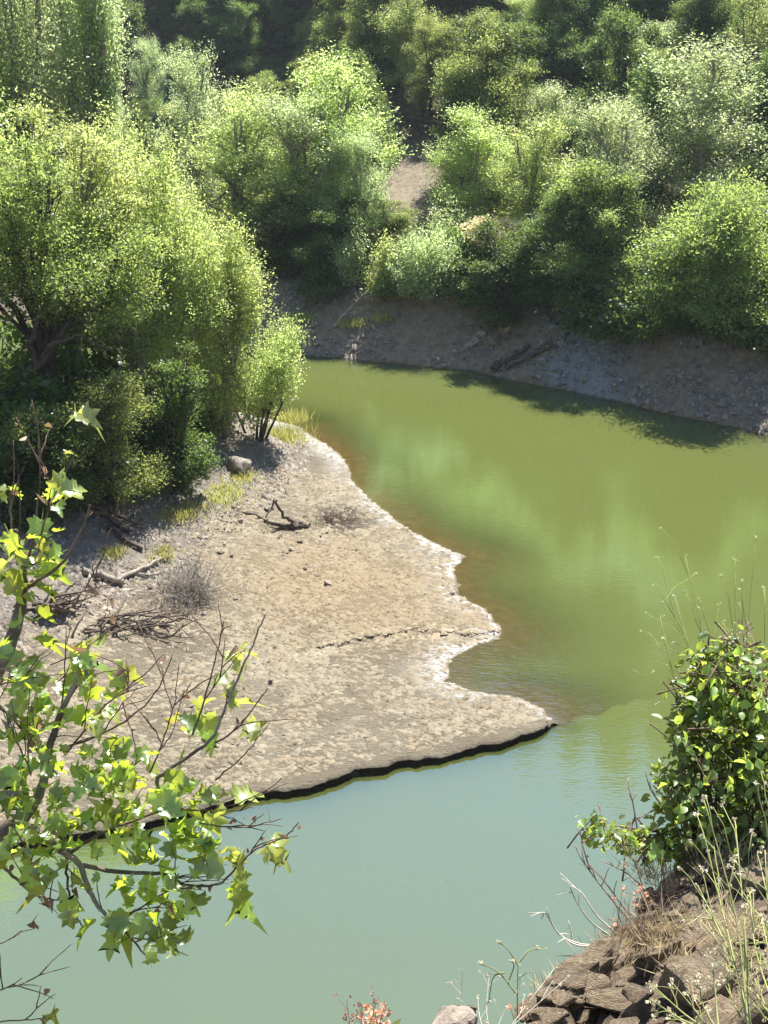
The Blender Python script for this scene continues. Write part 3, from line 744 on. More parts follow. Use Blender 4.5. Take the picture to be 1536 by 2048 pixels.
# bushes along the brow of the far bank
for k in range(26):
    px = 575 + k * 40 + rw.normal(0, 10); q = on_plane(px, np.interp(px, [545, 850, 1050, 1310, 1640], [706, 732, 765, 822, 900]))
    dn = nrm(np.array([.25, 1.0])); off = 3.3 + 2.0 * rw.random()
    xx, yy = q[0] + dn[0] * off, q[1] + dn[1] * off
    if not clear(xx, yy, .9): continue
    plant('bush', xx, yy, 'bush in the row along the brow of the far bank', 'bush', 'bushes along the far bank', .85 + .6 * rw.random(), 'bank_bush', stem='stem')
# ------------------------------------------------------------------ things lying on the banks
import bmesh
from mathutils import Matrix
def rock_mesh(seed, sx=1, sy=1, sz=1, npts=16, sub=0, rough=.12):
    rng = np.random.default_rng(seed); bm = bmesh.new()
    for p in nrm(rng.normal(size=(npts, 3))) * (.78 + .35 * rng.random((npts, 1))): bm.verts.new((p[0] * sx / 2, p[1] * sy / 2, p[2] * sz / 2))
    r = bmesh.ops.convex_hull(bm, input=bm.verts)
    bmesh.ops.delete(bm, geom=list({g for g in r['geom_interior'] + r['geom_unused'] if isinstance(g, bmesh.types.BMVert)}), context='VERTS')
    if sub:
        bmesh.ops.bevel(bm, geom=bm.edges[:], offset=.06 * min(sx, sy, sz), segments=1, affect='EDGES')
        bmesh.ops.triangulate(bm, faces=bm.faces[:])
        bmesh.ops.subdivide_edges(bm, edges=bm.edges[:], cuts=sub, use_grid_fill=True)
        for v in bm.verts:
            k = 3.1 / min(sx, sy, sz); n = fbm(np.array([v.co.x * k + v.co.z * 1.7 * k]), np.array([v.co.y * k - v.co.z * k]), 3, seed % 7)[0]
            v.co *= 1 + rough * n * 2
    bm.normal_update()
    me = bpy.data.meshes.new('rock'); bm.to_mesh(me); bm.free(); return me

# clods and crumbs of the dried mud, too many to count
def crumbs(name, n, region, size, mat, seed, hgt=.45, stretch=1.6):
    rng = np.random.default_rng(seed); x0, x1, y0, y1, cond = region
    x = rng.uniform(x0, x1, n); y = rng.uniform(y0, y1, n); f = fields(x, y)
    k = cond(f, x, y, rng); x, y, z = x[k], y[k], f['z'][k]; n = len(x)
    s = size[0] + (size[1] - size[0]) * rng.random(n) ** 3
    th = rng.normal(0, .5, n); ax = np.stack([np.cos(th), np.sin(th)], -1) * (s * stretch * .5)[:, None]; bx = np.stack([-np.sin(th), np.cos(th)], -1) * (s * .5)[:, None]
    j = lambda: (.75 + .5 * rng.random((n, 1)))
    c = np.stack([x, y], -1); zb = (z - .012)[:, None]; zt = (z + s * hgt * (.5 + rng.random(n)))[:, None]
    V = [np.hstack([c - ax * j() - bx * j(), zb]), np.hstack([c + ax * j() - bx * j(), zb]), np.hstack([c + ax * j() + bx * j(), zb]), np.hstack([c - ax * j() + bx * j(), zb]), np.hstack([c - ax * .5 * j() + bx * (j() - 1), zt]), np.hstack([c + ax * .5 * j() + bx * (j() - 1), zt * 1.0 - (s * hgt * .3 * rng.random(n))[:, None]])]
    v = np.stack(V, 1).reshape(-1, 3); o = np.arange(n) * 6
    f4 = np.concatenate([np.stack([o, o + 1, o + 5, o + 4], -1), np.stack([o + 2, o + 3, o + 4, o + 5], -1)]); f5 = np.concatenate([np.stack([o + 1, o + 2, o + 5], -1), np.stack([o + 3, o, o + 4], -1)])
    ob = obj(name, mesh(name, v, [f4, f5], attrs=dict(rust=np.repeat(f['rust'][k], 6))), mat); ob['kind'] = 'stuff'; return ob
M['clod'] = rough_mat('mud_clod', (.185, .155, .108), (.275, .24, .18), 3, .5, c3=(.235, .19, .13), dist=.02, bscale=25, rust=(.245, .188, .115))
M['gravel'] = rough_mat('gravel', (.16, .135, .11), (.37, .335, .29), 4, .4, c3=(.13, .105, .085), dist=.02, bscale=25)
M['bank_gravel'] = rough_mat('bank_gravel', (.18, .155, .13), (.40, .36, .31), 4, .4, dist=.02, bscale=25)
def c_mud(f, x, y, rng): return f['isL'] & (f['lake'] < .5) & (f['dL'] > .25) & (f['mud'] > .15) & (rng.random(len(x)) < np.clip(.30 + 1.2 * fbm(x * .7, y * .7, 3, 31), .06, 1))
def c_slope(f, x, y, rng): return f['isL'] & (f['lake'] < .5) & (f['mud'] < .85) & (f['dh'] < 10) & (rng.random(len(x)) < np.clip(.5 + 2 * fbm(x * .8, y * .8, 3, 33), .05, 1))
def c_edge(f, x, y, rng): return f['isL'] & (f['lake'] < .5) & (f['dL'] < .30) & (f['dark_edge'] < .01) & (f['pale_rim'] > .1)
def c_far(f, x, y, rng): return f['isF'] & (f['lake'] < .5) & (f['dF'] < 4.2) & (rng.random(len(x)) < np.clip(.35 + 2.6 * fbm(x * .6, y * .6, 3, 35), .02, 1))
def c_ledge(f, x, y, rng): return f['isL'] & (f['lake'] < .5) & (np.abs(y - np.interp(x, LEDGE[:, 0], LEDGE[:, 1])) < .35)
tag(crumbs('mud_crumbs', 180000, (-13, 5, 20, 42, c_mud), (.025, .10), M['clod'], 51, .7, 2.8), 'dry crumbling clods covering the mud flat')
tag(crumbs('gravel', 48000, (-15, 0, 24, 51, c_slope), (.03, .15), M['gravel'], 52, .75, 1.3), 'pale gravel strewn over the left bank slope')
tag(crumbs('edge_clods', 5000, (-10, 5, 19.5, 46, c_edge), (.03, .12), M['clod'], 53, .35, 1.8), 'broken mud lumps along the edge of the mud flat')
tag(crumbs('ledge_clods', 1500, (LEDGE[0, 0], LEDGE[-1, 0], LEDGE[:, 1].min() - .5, LEDGE[:, 1].max() + .5, c_ledge), (.04, .14), M['clod'], 55, .4, 2.0), 'cracked lumps along the low step in the mud')
tag(crumbs('bank_gravel', 26000, (-8, 20, 44, 68, c_far), (.05, .26), M['bank_gravel'], 54, .8, 1.2), 'grey gravel and crumbled rock on the raw far bank')

ROCKS = [rock_mesh(700 + k, 1.15, .9, .62, 15) for k in range(8)]
for m_ in ROCKS: m_.materials.append(M['stone'])
BROCKS = [rock_mesh(720 + k, 1.1, .9, .7, 15) for k in range(5)]
for m_ in BROCKS: m_.materials.append(M['blue_stone'])
rs = np.random.default_rng(61)
def lay(name, me, px, py, size, sink=.12, parent=None):
    p = on_ground(px, py); 
    o = obj(name, me, None, None, p + np.array([0, 0, size * (.31 - sink)]), (rs.normal(0, .2), rs.normal(0, .2), rs.random() * 6.28), (size * (.8 + .4 * rs.random()), size * (.8 + .4 * rs.random()), size * (.7 + .5 * rs.random())))
    return o
boulder = obj('boulder', rock_mesh(771, 1.15, .9, .80, 22, sub=2, rough=.10), M['gravel'], None, on_ground(476, 945) + np.array([0, 0, .22]), (0.1, -.1, .5))
tag(boulder, 'single large pale boulder on the gravel slope beside yellow grass', 'boulder')
tag(obj('boulder', rock_mesh(772, .5, .45, .4, 18, sub=1), M['gravel'], None, on_ground(372, 935) + np.array([0, 0, .1])), 'small pale boulder against the foot of the dense dark bush', 'boulder')
for k in range(46):
    px, py = rs.uniform(300, 680), rs.uniform(860, 1180)
    if px > 760 - (1180 - py) * .45 or px < 620 - (py - 860) * 1.1: continue
    tag(lay('stone', ROCKS[k % 8], px, py, .16 + .18 * rs.random() ** 2), 'stone lying loose on the gravel slope of the left bank', 'stone', 'stones on the left bank')
for k, (px, py) in enumerate([(300, 1225), (410, 1230), (600, 1085), (640, 1075), (540, 1365), (905, 1190), (250, 1240), (470, 1200)]):
    tag(lay('stone', ROCKS[(k + 3) % 8], px, py, .15 + .08 * rs.random()), 'stone lying alone on the dried mud flat', 'stone', 'stones on the mud flat')
slide = empty('rock_slide', on_plane(1150, 775)); tag(slide, 'blue-grey scree of broken rock sliding into the water on the right bank', 'rock slide')
sp = np.array(slide.location)
for k in range(120):
    t = rs.random(); px = 1075 + 165 * rs.random() + t * 10; wl = np.interp(px, [1050, 1130, 1230, 1310], [765, 778, 800, 822])
    py = wl - 4 - t * (90 + 30 * rs.random())
    p = on_ground(px, py); s = .14 + .36 * rs.random() ** 3
    obj('stone', BROCKS[k % 5], None, slide, p + np.array([0, 0, .1 * s]) - sp, (rs.normal(0, .4), rs.normal(0, .4), rs.random() * 6.28), (s * (.8 + .5 * rs.random()), s, s * (.6 + .5 * rs.random())))
for k, (px, py, s) in enumerate([(1010, 660, 1.0), (985, 685, .7), (940, 690, .6), (965, 670, .5)]):
    tag(lay('bedrock', ROCKS[k], px, py, s * 1.3, .2), ['largest pale bedrock knob showing through the far bank', 'bedrock knob left of and below the largest one', 'leftmost low bedrock knob in the far bank', 'small bedrock knob between larger ones in the far bank'][k], 'rock')
for k in range(40):
    px = rs.uniform(570, 1500); wl = np.interp(px, [545, 850, 1050, 1310, 1536], [706, 732, 765, 822, 872])
    tag(lay('stone', ROCKS[k % 8], px, wl - 3 - 75 * rs.random() ** 1.6, .2 + .28 * rs.random() ** 2), 'stone stuck in the raw earth of the far bank', 'stone', 'stones in the far bank')

def limb_path(pts, Y=None, lift=0.0):
    """picture points -> a limb standing at the distance Y, or lying on the ground"""
    out = []
    for q in pts:
        if Y is None: out.append(on_ground(q[0], q[1]) + np.array([0, 0, lift]))
        else:
            d = ray(q[0], q[1]); out.append(np.array([d[0], d[1], d[2]]) * (Y + (q[2] if len(q) > 2 else 0)) / d[1] + np.array([0, 0, CAM_Z]))
    return np.array(out)
def smooth(p, n=4):
    p = np.asarray(p, float); t = np.arange(len(p)); u = np.linspace(0, len(p) - 1, (len(p) - 1) * n + 1)
    q = np.stack([np.interp(u, t, p[:, i]) for i in range(p.shape[1])], -1)
    for _ in range(2): q[1:-1] = .25 * q[:-2] + .5 * q[1:-1] + .25 * q[2:]
    return q
def wood(name, limbs, mat, label, cat, base):
    """limbs: list of (points, r0, r1); each becomes a branch of the thing"""
    e = empty(name, base); b = np.array(base, float)
    for pts, r0, r1 in limbs:
        q = smooth(pts, 3); q = q + rs.normal(0, r0 * .35, q.shape); g = Geo(); g.tube(q - b, np.linspace(r0, r1, len(q)), 6)
        obj('branch', g.build('branch'), mat, e)
    tag(e, label, cat); return e
Yd = on_ground(592, 1055)[1]; bd = on_ground(592, 1056)
dw = wood('driftwood', [(limb_path([(596, 1054), (585, 1042), (568, 1032), (557, 1015), (549, 1000)], Yd), .075, .04), (limb_path([(549, 1000), (545, 1016), (531, 1034, -.3)], Yd), .04, .02),
                   (limb_path([(590, 1056), (555, 1052), (530, 1045), (505, 1030), (470, 1027)], None, .05), .06, .02), (limb_path([(590, 1056), (612, 1058), (622, 1052)], None, .05), .07, .02),
                   (limb_path([(588, 1057), (560, 1062), (540, 1058)], None, .04), .05, .02), (limb_path([(600, 1046), (612, 1050), (618, 1058)], Yd), .06, .02)], M['dead_wood'], 'black driftwood root with an upright forked stick on the mud', 'driftwood', bd)
obj('root_ball', rock_mesh(801, .75, .5, .32, 18, sub=1, rough=.3), M['dead_wood'], dw, (0, .05, .1))
base = on_ground(270, 1165)
wood('fallen_branch', [(limb_path([(165, 1150), (200, 1162), (240, 1170)], None, .1), .11, .09), (limb_path([(240, 1168), (275, 1148), (310, 1135), (345, 1118)], None, .12), .08, .03), (limb_path([(270, 1150), (300, 1160), (330, 1150)], None, .1), .04, .02)],
     M['grey_wood'], 'pale fallen branch lying at the foot of the bank near grey brush', 'branch', base)
base = on_ground(250, 1050)
wood('fallen_log', [(limb_path([(180, 1020), (220, 1040), (262, 1070)], None, .12), .12, .10), (limb_path([(190, 1035), (240, 1042), (290, 1062)], None, .16), .07, .05), (limb_path([(215, 1060), (250, 1085), (285, 1105)], None, .1), .09, .06), (limb_path([(240, 1052), (235, 1030), (250, 1020)], None, .3), .04, .02)],
     M['dead_wood'], 'dark logs jumbled in the shade under the low oak thicket', 'log', base)
def pile(name, cx, cy, wpx, hpx, n, r, mat, label, lift=.35, seed=0):
    rng = np.random.default_rng(900 + seed); L = []
    for i in range(n):
        x0, y0 = cx + rng.normal(0, .16) * wpx, cy + rng.normal(0, .2) * hpx; a = rng.normal(0.1, .5); ln = wpx * (.25 + .4 * rng.random())
        pts = np.array([on_ground(x0 + ln * t * math.cos(a), y0 - ln * t * math.sin(a) * .35) + np.array([0, 0, .05 + lift * rng.random() * (.3 + t)]) for t in (0, .33, .66, 1)])
        pts[1:-1] += rng.normal(0, .1, (2, 3)); L.append((pts, r * (.5 + .8 * rng.random()), r * .2))
    return wood(name, L, mat, label, 'branch pile', on_ground(cx, cy))
pile('branch_pile', 235, 1262, 250, 50, 26, .035, M['dead_wood'], 'sprawling heap of dead branches on the mud behind the sycamore leaves', .5, 1)
pile('branch_pile', 90, 1225, 180, 50, 16, .07, M['dead_wood'], 'heap of thick blackened limbs left of the sprawling branch heap', .5, 2)
def brush_mesh(seed, w, h, n, r, spread=1.0, subs=4, g=None):
    rng = np.random.default_rng(seed); g = g or Geo()
    for i in range(n):
        ph = rng.random() * 6.28; el = rng.uniform(.25, 1.35); d = np.array([math.cos(ph) * math.cos(el) * spread * w / 2, math.sin(ph) * math.cos(el) * spread * w / 2, math.sin(el) * h])
        p0 = np.array([rng.normal(0, .12 * w), rng.normal(0, .12 * w), -.03]); q = bend(p0, p0 + d * (.6 + .5 * rng.random()), 5, .05, rng); g.tube(q, np.linspace(r, r * .3, 5), 4, False)
        for s in range(subs):
            st = q[int(rng.integers(1, 5))]; g.tube(bend(st, st + nrm(d + rng.normal(0, .5 * w, 3)) * w * (.12 + .22 * rng.random()), 3, .05, rng), np.linspace(r * .5, r * .15, 3), 3, False)
    return g.build('brush', False)
for k, (px, py, wpx, h, n, mat, label) in enumerate([
    (370, 1195, 190, .9, 150, 'grey_wood', 'tangle of fine grey dead brush on the gravel'), (300, 985, 60, .7, 40, 'twig', 'dry reddish twigs at the shaded corner of the low oak thicket'),
    (450, 850, 80, .7, 40, 'dead_wood', 'dead dark stems under the open willow shrub'), (665, 1045, 110, .12, 90, 'dead_wood', 'flat mat of dark rootlets on the damp mud')]):
    p = on_ground(px, py); w = wpx / FPX * np.linalg.norm(p - np.array([0, 0, CAM_Z]))
    tag(obj('dead_brush', brush_mesh(950 + k, w, h, n, .012), M[mat], None, p), label, 'brush')
def tuft_mesh(seed, w, h, n, wd=.02, lean=.4):
    rng = np.random.default_rng(seed); p = np.stack([rng.normal(0, w / 4, n), rng.normal(0, w / 4, n), np.full(n, -.03)], -1)
    a = nrm(np.stack([rng.normal(0, lean, n), rng.normal(0, lean, n), np.ones(n)], -1)); nn = nrm(rng.normal(size=(n, 3)))
    L = h * (.5 + .6 * rng.random(n)); v, f = leaf_quads(p, a, nn, L, np.full(n, wd), .3)
    return mesh('tuft', v, f, tint=rng.random(n))
for k, (px, py, wpx, h, n, kd, label) in enumerate([
    (352, 1028, 105, .30, 700, 'grass', 'yellow-green grass tuft nearest the shaded logs'), (430, 990, 140, .28, 900, 'grass', 'wide yellow grass patch below the single large boulder'), (478, 955, 70, .3, 340, 'grass', 'grass tuft hugging the front of the large boulder'),
    (565, 880, 100, .6, 560, 'grass', 'green-yellow grass beside the stems of the willow shrub'), (590, 845, 60, .7, 320, 'grass', 'grass clump at the waterline by the willow shrub'), (225, 1110, 60, .3, 200, 'grass', 'small green tuft among dead leaves by the pale fallen branch'),
    (320, 1110, 70, .3, 240, 'grass', 'thin green tuft just above the grey dead brush'), (705, 652, 45, .5, 240, 'grass', 'sunlit grass clump by the fallen dead branch on the far bank'), (762, 645, 36, .5, 180, 'grass', 'narrow sunlit grass clump on the brow of the far bank'),
    (1225, 640, 70, .8, 300, 'straw', 'straw-coloured dry grass under the shaded oak'), (1330, 660, 60, .7, 260, 'straw', 'straw-coloured dry grass beside the large bright round oak'), (600, 640, 70, .5, 260, 'grass', 'grass patch left of the dead branch on the far bank')]):
    p = on_ground(px, py); w = wpx / FPX * np.linalg.norm(p - np.array([0, 0, CAM_Z]))
    tag(obj('grass_tuft', tuft_mesh(980 + k, w, h, n, .028 if py > 800 else .05), LEAF[kd], None, p), label, 'grass', kind='stuff')
# dead wood on the far bank
def dead_tree(name, px, py, top, lean, seed, label, mat='grey_wood', n=9, r=.09):
    rng = np.random.default_rng(seed); b = on_ground(px, py); Y = b[1]; h = (py - top) / FPX * Y
    L = [(bend(b, b + np.array([lean * h, 0, h]), 6, .05, rng), r, r * .35)]
    for i in range(n):
        st = L[0][0][int(rng.integers(1, 6))]; d = np.array([rng.normal(lean * .5, .8), rng.normal(0, .5), .2 + .5 * rng.random()]); e = bend(st, st + nrm(d) * h * (.35 + .4 * rng.random()), 5, .08, rng); L.append((e, r * .4, r * .12))
        for q in range(2):
            s2 = e[int(rng.integers(2, 5))]; L.append((bend(s2, s2 + nrm(d + rng.normal(0, .8, 3)) * h * .22, 4, .06, rng), r * .2, r * .08))
    return wood(name, L, M[mat], label, 'dead tree', b)
dead_tree('dead_branch', 668, 655, 600, .9, 71, 'bleached dead branch leaning up from the far bank', r=.08, n=7)
dead_tree('dead_tree', 925, 470, 370, .1, 72, 'bare grey dead tree tangled below the spreading sunlit tree', r=.10, n=14)
dead_tree('dead_tree', 880, 500, 430, -.5, 73, 'bare broken limbs left of the tangled dead tree', r=.07, n=9)
wood('fallen_log', [(limb_path([(985, 742), (1020, 722), (1060, 700)], None, .15), .20, .10), (limb_path([(1010, 745), (1050, 728), (1095, 700), (1115, 705)], None, .2), .14, .06), (limb_path([(1060, 722), (1085, 700), (1120, 690)], None, .25), .07, .03)],
     M['dead_wood'], 'dark fallen logs sloping into the water beside the scree', 'log', on_ground(1010, 742))
# thin sticks over the water by the willow shrub
for k, (a, b, mt, lb) in enumerate([((565, 800), (598, 799), 'blue_stone', 'thin pale blue stick poking level out of the willow shrub'), ((578, 762), (618, 736), 'dead_wood', 'thin dark stick slanting over the water above the pale blue one')]):
    q = limb_path([a, b], 46.5); q = np.vstack([q[0] + (q[0] - q[1]) * 2.0, q]); g = Geo(); g.tube(q - q[0], [.02, .018, .01], 5)
    tag(obj('stick', g.build('stick'), M[mt], None, q[0]), lb, 'stick')
# overhead wires crossing the far valley
pl = empty('power_line', (0, 150, 30)); tag(pl, 'overhead power line wires crossing the distant wooded valley', 'power line')
for (a, b, Y) in [((235, 178), (640, 163), 120), ((235, 200), (640, 182), 120), ((170, -30), (640, 82), 140), ((230, -30), (660, 76), 140)]:
    q = limb_path([a, b], Y); dv = q[1] - q[0]; t = np.linspace(-2.5, 1.4, 40)[:, None]; pts = q[0] + dv * t + np.array([0, 0, .9]) * ((t - .5) ** 2 - .25); g = Geo(); g.tube(pts - np.array([0, 150, 30]), .028, 5); obj('wire', g.build('wire'), M['wire'], pl)
# ------------------------------------------------------------------ foreground: outcrop, sycamore boughs, shrub, weeds
rf = np.random.default_rng(77)
M['outcrop_soil'] = rough_mat('outcrop_soil', (.10, .074, .052), (.24, .185, .135), 7, .9, c3=(.15, .115, .085), dist=.04, bscale=22)
M['outcrop_rock'] = rough_mat('outcrop_rock', (.26, .19, .12), (.54, .42, .29), 6, 1.0, c3=(.36, .30, .22), dist=.05, bscale=20, strat=2.5)
SIL = np.array([(430, 2600, 2.0), (560, 2330, 2.3), (680, 2140, 2.7), (850, 2190, 2.9), (960, 2120, 3.0), (1045, 2062, 3.2), (1085, 2005, 3.4), (1150, 1972, 3.55), (1220, 1935, 3.75), (1275, 1850, 3.95), (1325, 1765, 4.1), (1375, 1705, 4.25), (1450, 1665, 4.35), (1560, 1640, 4.4), (1720, 1610, 4.4), (2000, 1590, 4.3)], float)
BOT = np.array([(500, 3300, 1.5), (650, 3200, 1.5), (800, 3000, 1.55), (900, 2800, 1.6), (1000, 2700, 1.7), (1100, 2600, 1.8), (1150, 2550, 1.9), (1220, 2500, 1.95), (1300, 2450, 2.0), (1380, 2400, 2.1), (1460, 2380, 2.15), (1540, 2350, 2.2), (1650, 2330, 2.2), (1750, 2300, 2.2), (1900, 2260, 2.2), (2150, 2200, 2.2)], float)
def face_pt(s, t):
    """s along the brow 0..1, t from the brow (0) towards the viewer's feet (1)"""
    u = np.clip(s, 0, 1) * (len(SIL) - 1); k = np.arange(len(SIL))
    a = np.array([np.interp(u, k, SIL[:, i]) for i in range(3)]); b = np.array([np.interp(u, k, BOT[:, i]) for i in range(3)])
    A = at(*a); B = at(*b)
    p = A + (B - A) * t
    p[2] -= .14 * math.sin(math.pi * t) * (.4 + .6 * s)            # hollow, so the face turns up to the light unevenly
    p[2] += .10 * (vnoise(np.array([s * 23]), np.array([t * 7]), 4)[0] - .5) + .05 * (vnoise(np.array([s * 70]), np.array([t * 22]), 5)[0] - .5)
    return p
ns, ntt = 90, 34
gvv = []
for i in range(ns):
    s = i / (ns - 1); top = face_pt(s, 0)
    for q in range(5, 0, -1): gvv.append(top + np.array([-.10 * q * .5, .28 * q ** 1.1, -.62 * q ** 1.35]) + rf.normal(0, .03, 3))
    for j in range(ntt): gvv.append(face_pt(s, j / (ntt - 1)))
ob_base = face_pt(.6, .3); crop = empty('rock_outcrop', ob_base)
tag(crop, 'brown layered rock outcrop with crumbling soil below the leafy shrub', 'rock outcrop')
obj('soil', mesh('soil', np.array(gvv) - ob_base, grid_faces(ntt + 5, ns), smooth=True), M['outcrop_soil'], crop)
OROCK = [rock_mesh(820 + k, 1.35, .95, .70, 12, sub=1, rough=.05) for k in range(12)]
for m_ in OROCK: m_.materials.append(M['outcrop_rock'])
def s_of(px): return float(np.interp(px, SIL[:, 0], np.arange(len(SIL)) / (len(SIL) - 1)))
big = [(1395, 1990, .24), (1480, 1960, .18), (1225, 2010, .16), (1290, 1960, .13), (1370, 1835, .13), (1430, 1850, .17), (1400, 1910, .20), (1500, 1870, .16), (1110, 2020, .12), (1160, 1985, .10), (1330, 1910, .13), (1440, 1740, .14), (1500, 1780, .15), (1400, 1750, .10),
       (1180, 2035, .13), (1300, 2030, .18), (1500, 2040, .2), (1440, 2040, .16), (1090, 2045, .10), (1250, 1965, .10), (1475, 1700, .10), (1530, 1720, .12), (1350, 1780, .09)]
FS, FT = np.meshgrid(np.linspace(.2, .98, 70), np.linspace(0, .8, 40)); FP = np.array([face_pt(s, t) for s, t in zip(FS.ravel(), FT.ravel())])
def project(p):
    q = p - np.array([0, 0, CAM_Z]); d = q[..., 1] * CP - q[..., 2] * SP; u = q[..., 1] * SP + q[..., 2] * CP
    return 768 + FPX * q[..., 0] / d, 1024 - FPX * u / d
FX, FY = project(FP)
def on_face(px, py): return FP[np.argmin((FX - px) ** 2 + (FY - py) ** 2)]
def rock_at(p, s, k):
    obj('rock', OROCK[k % 12], None, crop, p - ob_base + np.array([0, 0, .10 * s]), (rf.normal(.15, .12), rf.normal(-.20, .12), rf.normal(.25, .35)), (s * (.95 + .6 * rf.random()), s * (.8 + .3 * rf.random()), s * (.6 + .6 * rf.random())))
for k, (px, py, s) in enumerate(big): rock_at(on_face(px, py), s * .95, k)
for k in range(250):
    s = rf.uniform(.22, .9); t = rf.random() ** 1.4 * .62
    rock_at(face_pt(s, t) + rf.normal(0, .02, 3), .03 + .075 * rf.random() ** 1.6, k)
for k in range(34): rock_at(face_pt(rf.uniform(.40, .62), rf.uniform(0, .06)) + np.array([0, 0, .015]), .06 + .07 * rf.random(), k + 5)
g_ = on_face(930, 2060); pale = obj('boulder', rock_mesh(861, .20, .16, .13, 16, sub=1, rough=.1), M['stone'], None, at(915, 2055, 3.05), (.2, .3, .4)); tag(pale, 'pale angular rock at the very bottom beside pink flowers', 'rock')

# --- leaves
def leaf_blade(kind, seed):
    rng = np.random.default_rng(seed)
    if kind == 'palmate':
        h = [(.06, .0), (.18, -.08), (.33, -.09), (.36, .04), (.47, .08), (.60, .19), (.46, .27), (.35, .38), (.43, .47), (.44, .57), (.50, .70), (.35, .63), (.23, .62), (.19, .74), (.10, .88)]
    elif kind == 'ovate':
        h = [(.2, .10), (.36, .40), (.24, .76)]
    else:
        h = [(.10, .1), (.2, .4), (.10, .8)]
    R_ = np.array(h); R_ = R_ * (1 + rng.normal(0, .09, R_.shape)) * np.array([.72 + .4 * rng.random(), 1]); Lf = np.array(h) * (1 + rng.normal(0, .09, (len(h), 2))) * np.array([.72 + .4 * rng.random(), 1]); Lf[:, 0] *= -1
    def prof(x, y): return cup * abs(x) ** 1.3 - drp * y * y + tw_ * x * y
    cup = .15 + 1.1 * rng.random(); drp = rng.normal(.35, .5); tw_ = rng.normal(0, .6)
    bm = bmesh.new(); m_ = len(R_); tip_ = (rng.normal(0, .03), 1.0)
    ribs = [bm.verts.new((0, y, prof(0, y))) for y in np.linspace(0, 1, m_ + 2) ** 1.25 * .96]
    for side in (R_, Lf):
        rim = [bm.verts.new((x, y, prof(x, y) + rng.normal(0, .015))) for x, y in side] + [bm.verts.new((tip_[0], 1.0, prof(0, 1)))]
        bm.faces.new([ribs[0], rim[0], ribs[1]])
        for i in range(m_): 
            q_ = [ribs[i + 1], rim[i], rim[i + 1], ribs[i + 2]]
            for t_ in ((q_[0], q_[1], q_[2]), (q_[0], q_[2], q_[3])): bm.faces.new(t_ if side is R_ else t_[::-1])
    bmesh.ops.recalc_face_normals(bm, faces=bm.faces[:])
    pv_ = [bm.verts.new(p) for p in [(.014, 0, 0), (-.014, 0, 0), (-.010, -.34, .10), (.010, -.34, .10)]]; bm.faces.new(pv_)
    me = bpy.data.meshes.new('leaf'); bm.to_mesh(me); bm.free()
    at_ = me.attributes.new('tint', 'FLOAT', 'FACE'); at_.data.foreach_set('value', np.full(len(me.polygons), .4 + .4 * rng.random(), np.float32))
    me.polygons.foreach_set('use_smooth', np.ones(len(me.polygons), bool))
    return me
LEAF['syc'] = leaf_mat('sycamore_leaf', (.022, .050, .010), (.090, .150, .026), (.42, .52, .045), gloss=.08, grough=.36, var=.7, vein=True)
LEAF['syc_young'] = leaf_mat('sycamore_young_leaf', (.08, .11, .025), (.18, .20, .05), (.36, .38, .06), gloss=.08, grough=.35, var=.5)
LEAF['wither'] = leaf_mat('withered_leaf', (.12, .07, .045), (.25, .16, .10), (.16, .09, .04), gloss=.04, var=.6)
LEAF['shrub'] = leaf_mat('shrub_leaf', (.030, .066, .014), (.125, .185, .042), (.44, .57, .075), gloss=.045, grough=.45, var=.8)
def with_mat(me, m): me.materials.append(m); return me
SYC = [with_mat(leaf_blade('palmate', 500 + k), LEAF['syc']) for k in range(14)]
SYY = [with_mat(leaf_blade('palmate', 520 + k), LEAF['syc_young']) for k in range(4)]
WIT = [with_mat(leaf_blade('ovate', 530 + k), LEAF['wither']) for k in range(3)]
SHR = [with_mat(leaf_blade('ovate', 540 + k), LEAF['shrub']) for k in range(5)]
def place_leaf(name, me, parent, base, p, a, n, size):
    a = nrm(np.asarray(a, float)); n = np.asarray(n, float); x = nrm(np.cross(a, n)); n = np.cross(x, a)
    m = Matrix(((x[0], a[0], n[0], 0), (x[1], a[1], n[1], 0), (x[2], a[2], n[2], 0), (0, 0, 0, 1)))
    o = bpy.data.objects.new(name, me); C.objects.link(o); o.parent = parent
    o.matrix_local = Matrix.Translation([float(v) for v in (p - base)]) @ m @ Matrix.Scale(float(size), 4)
    return o

# --- the sycamore: its trunk stands outside the picture, its boughs reach in
sb = at(-420, 2500, 4.0); sb[2] = ground_z(sb[0], sb[1]) - .2
syc = empty('sycamore_tree', sb); tag(syc, 'sycamore boughs with lobed yellow-green leaves and bare twigs reaching over the water', 'tree')
def bough(pts, d0, d1, r0, r1, name='branch', jit=1.0):
    n = len(pts); dd = np.linspace(d0, d1, n); q = np.array([at(x, y, d) for (x, y), d in zip(pts, dd)]); q = smooth(q, 4)
    q[1:] += rf.normal(0, .0012 * jit, q[1:].shape)
    g = Geo(); sc = 3.5 / FPX; g.tube(q - sb, np.linspace(r0, r1, len(q)) * sc, 7); obj(name, g.build(name), M['sycamore_bark'] if r0 > 4 else M['twig'], syc)
    return q
tr = Geo(); tr.tube(np.array([sb + [0, 0, -.3], at(-400, 2000, 3.9), at(-380, 1560, 3.8), at(-420, 900, 3.8), at(-460, 300, 3.9)]) - sb, [.24, .20, .18, .15, .10], 12); obj('trunk', tr.build('trunk'), M['sycamore_bark'], syc)
tip = []
tip.append(bough([(-380, 1650), (-200, 1690), (-60, 1700), (10, 1660), (48, 1640), (78, 1658), (112, 1690), (136, 1708)], 3.8, 3.5, 26, 9))
tip.append(bough([(-380, 1500), (-180, 1520), (-40, 1400), (5, 1320), (30, 1262), (42, 1210), (48, 1165), (40, 1120), (30, 1060)], 3.7, 3.4, 22, 5))
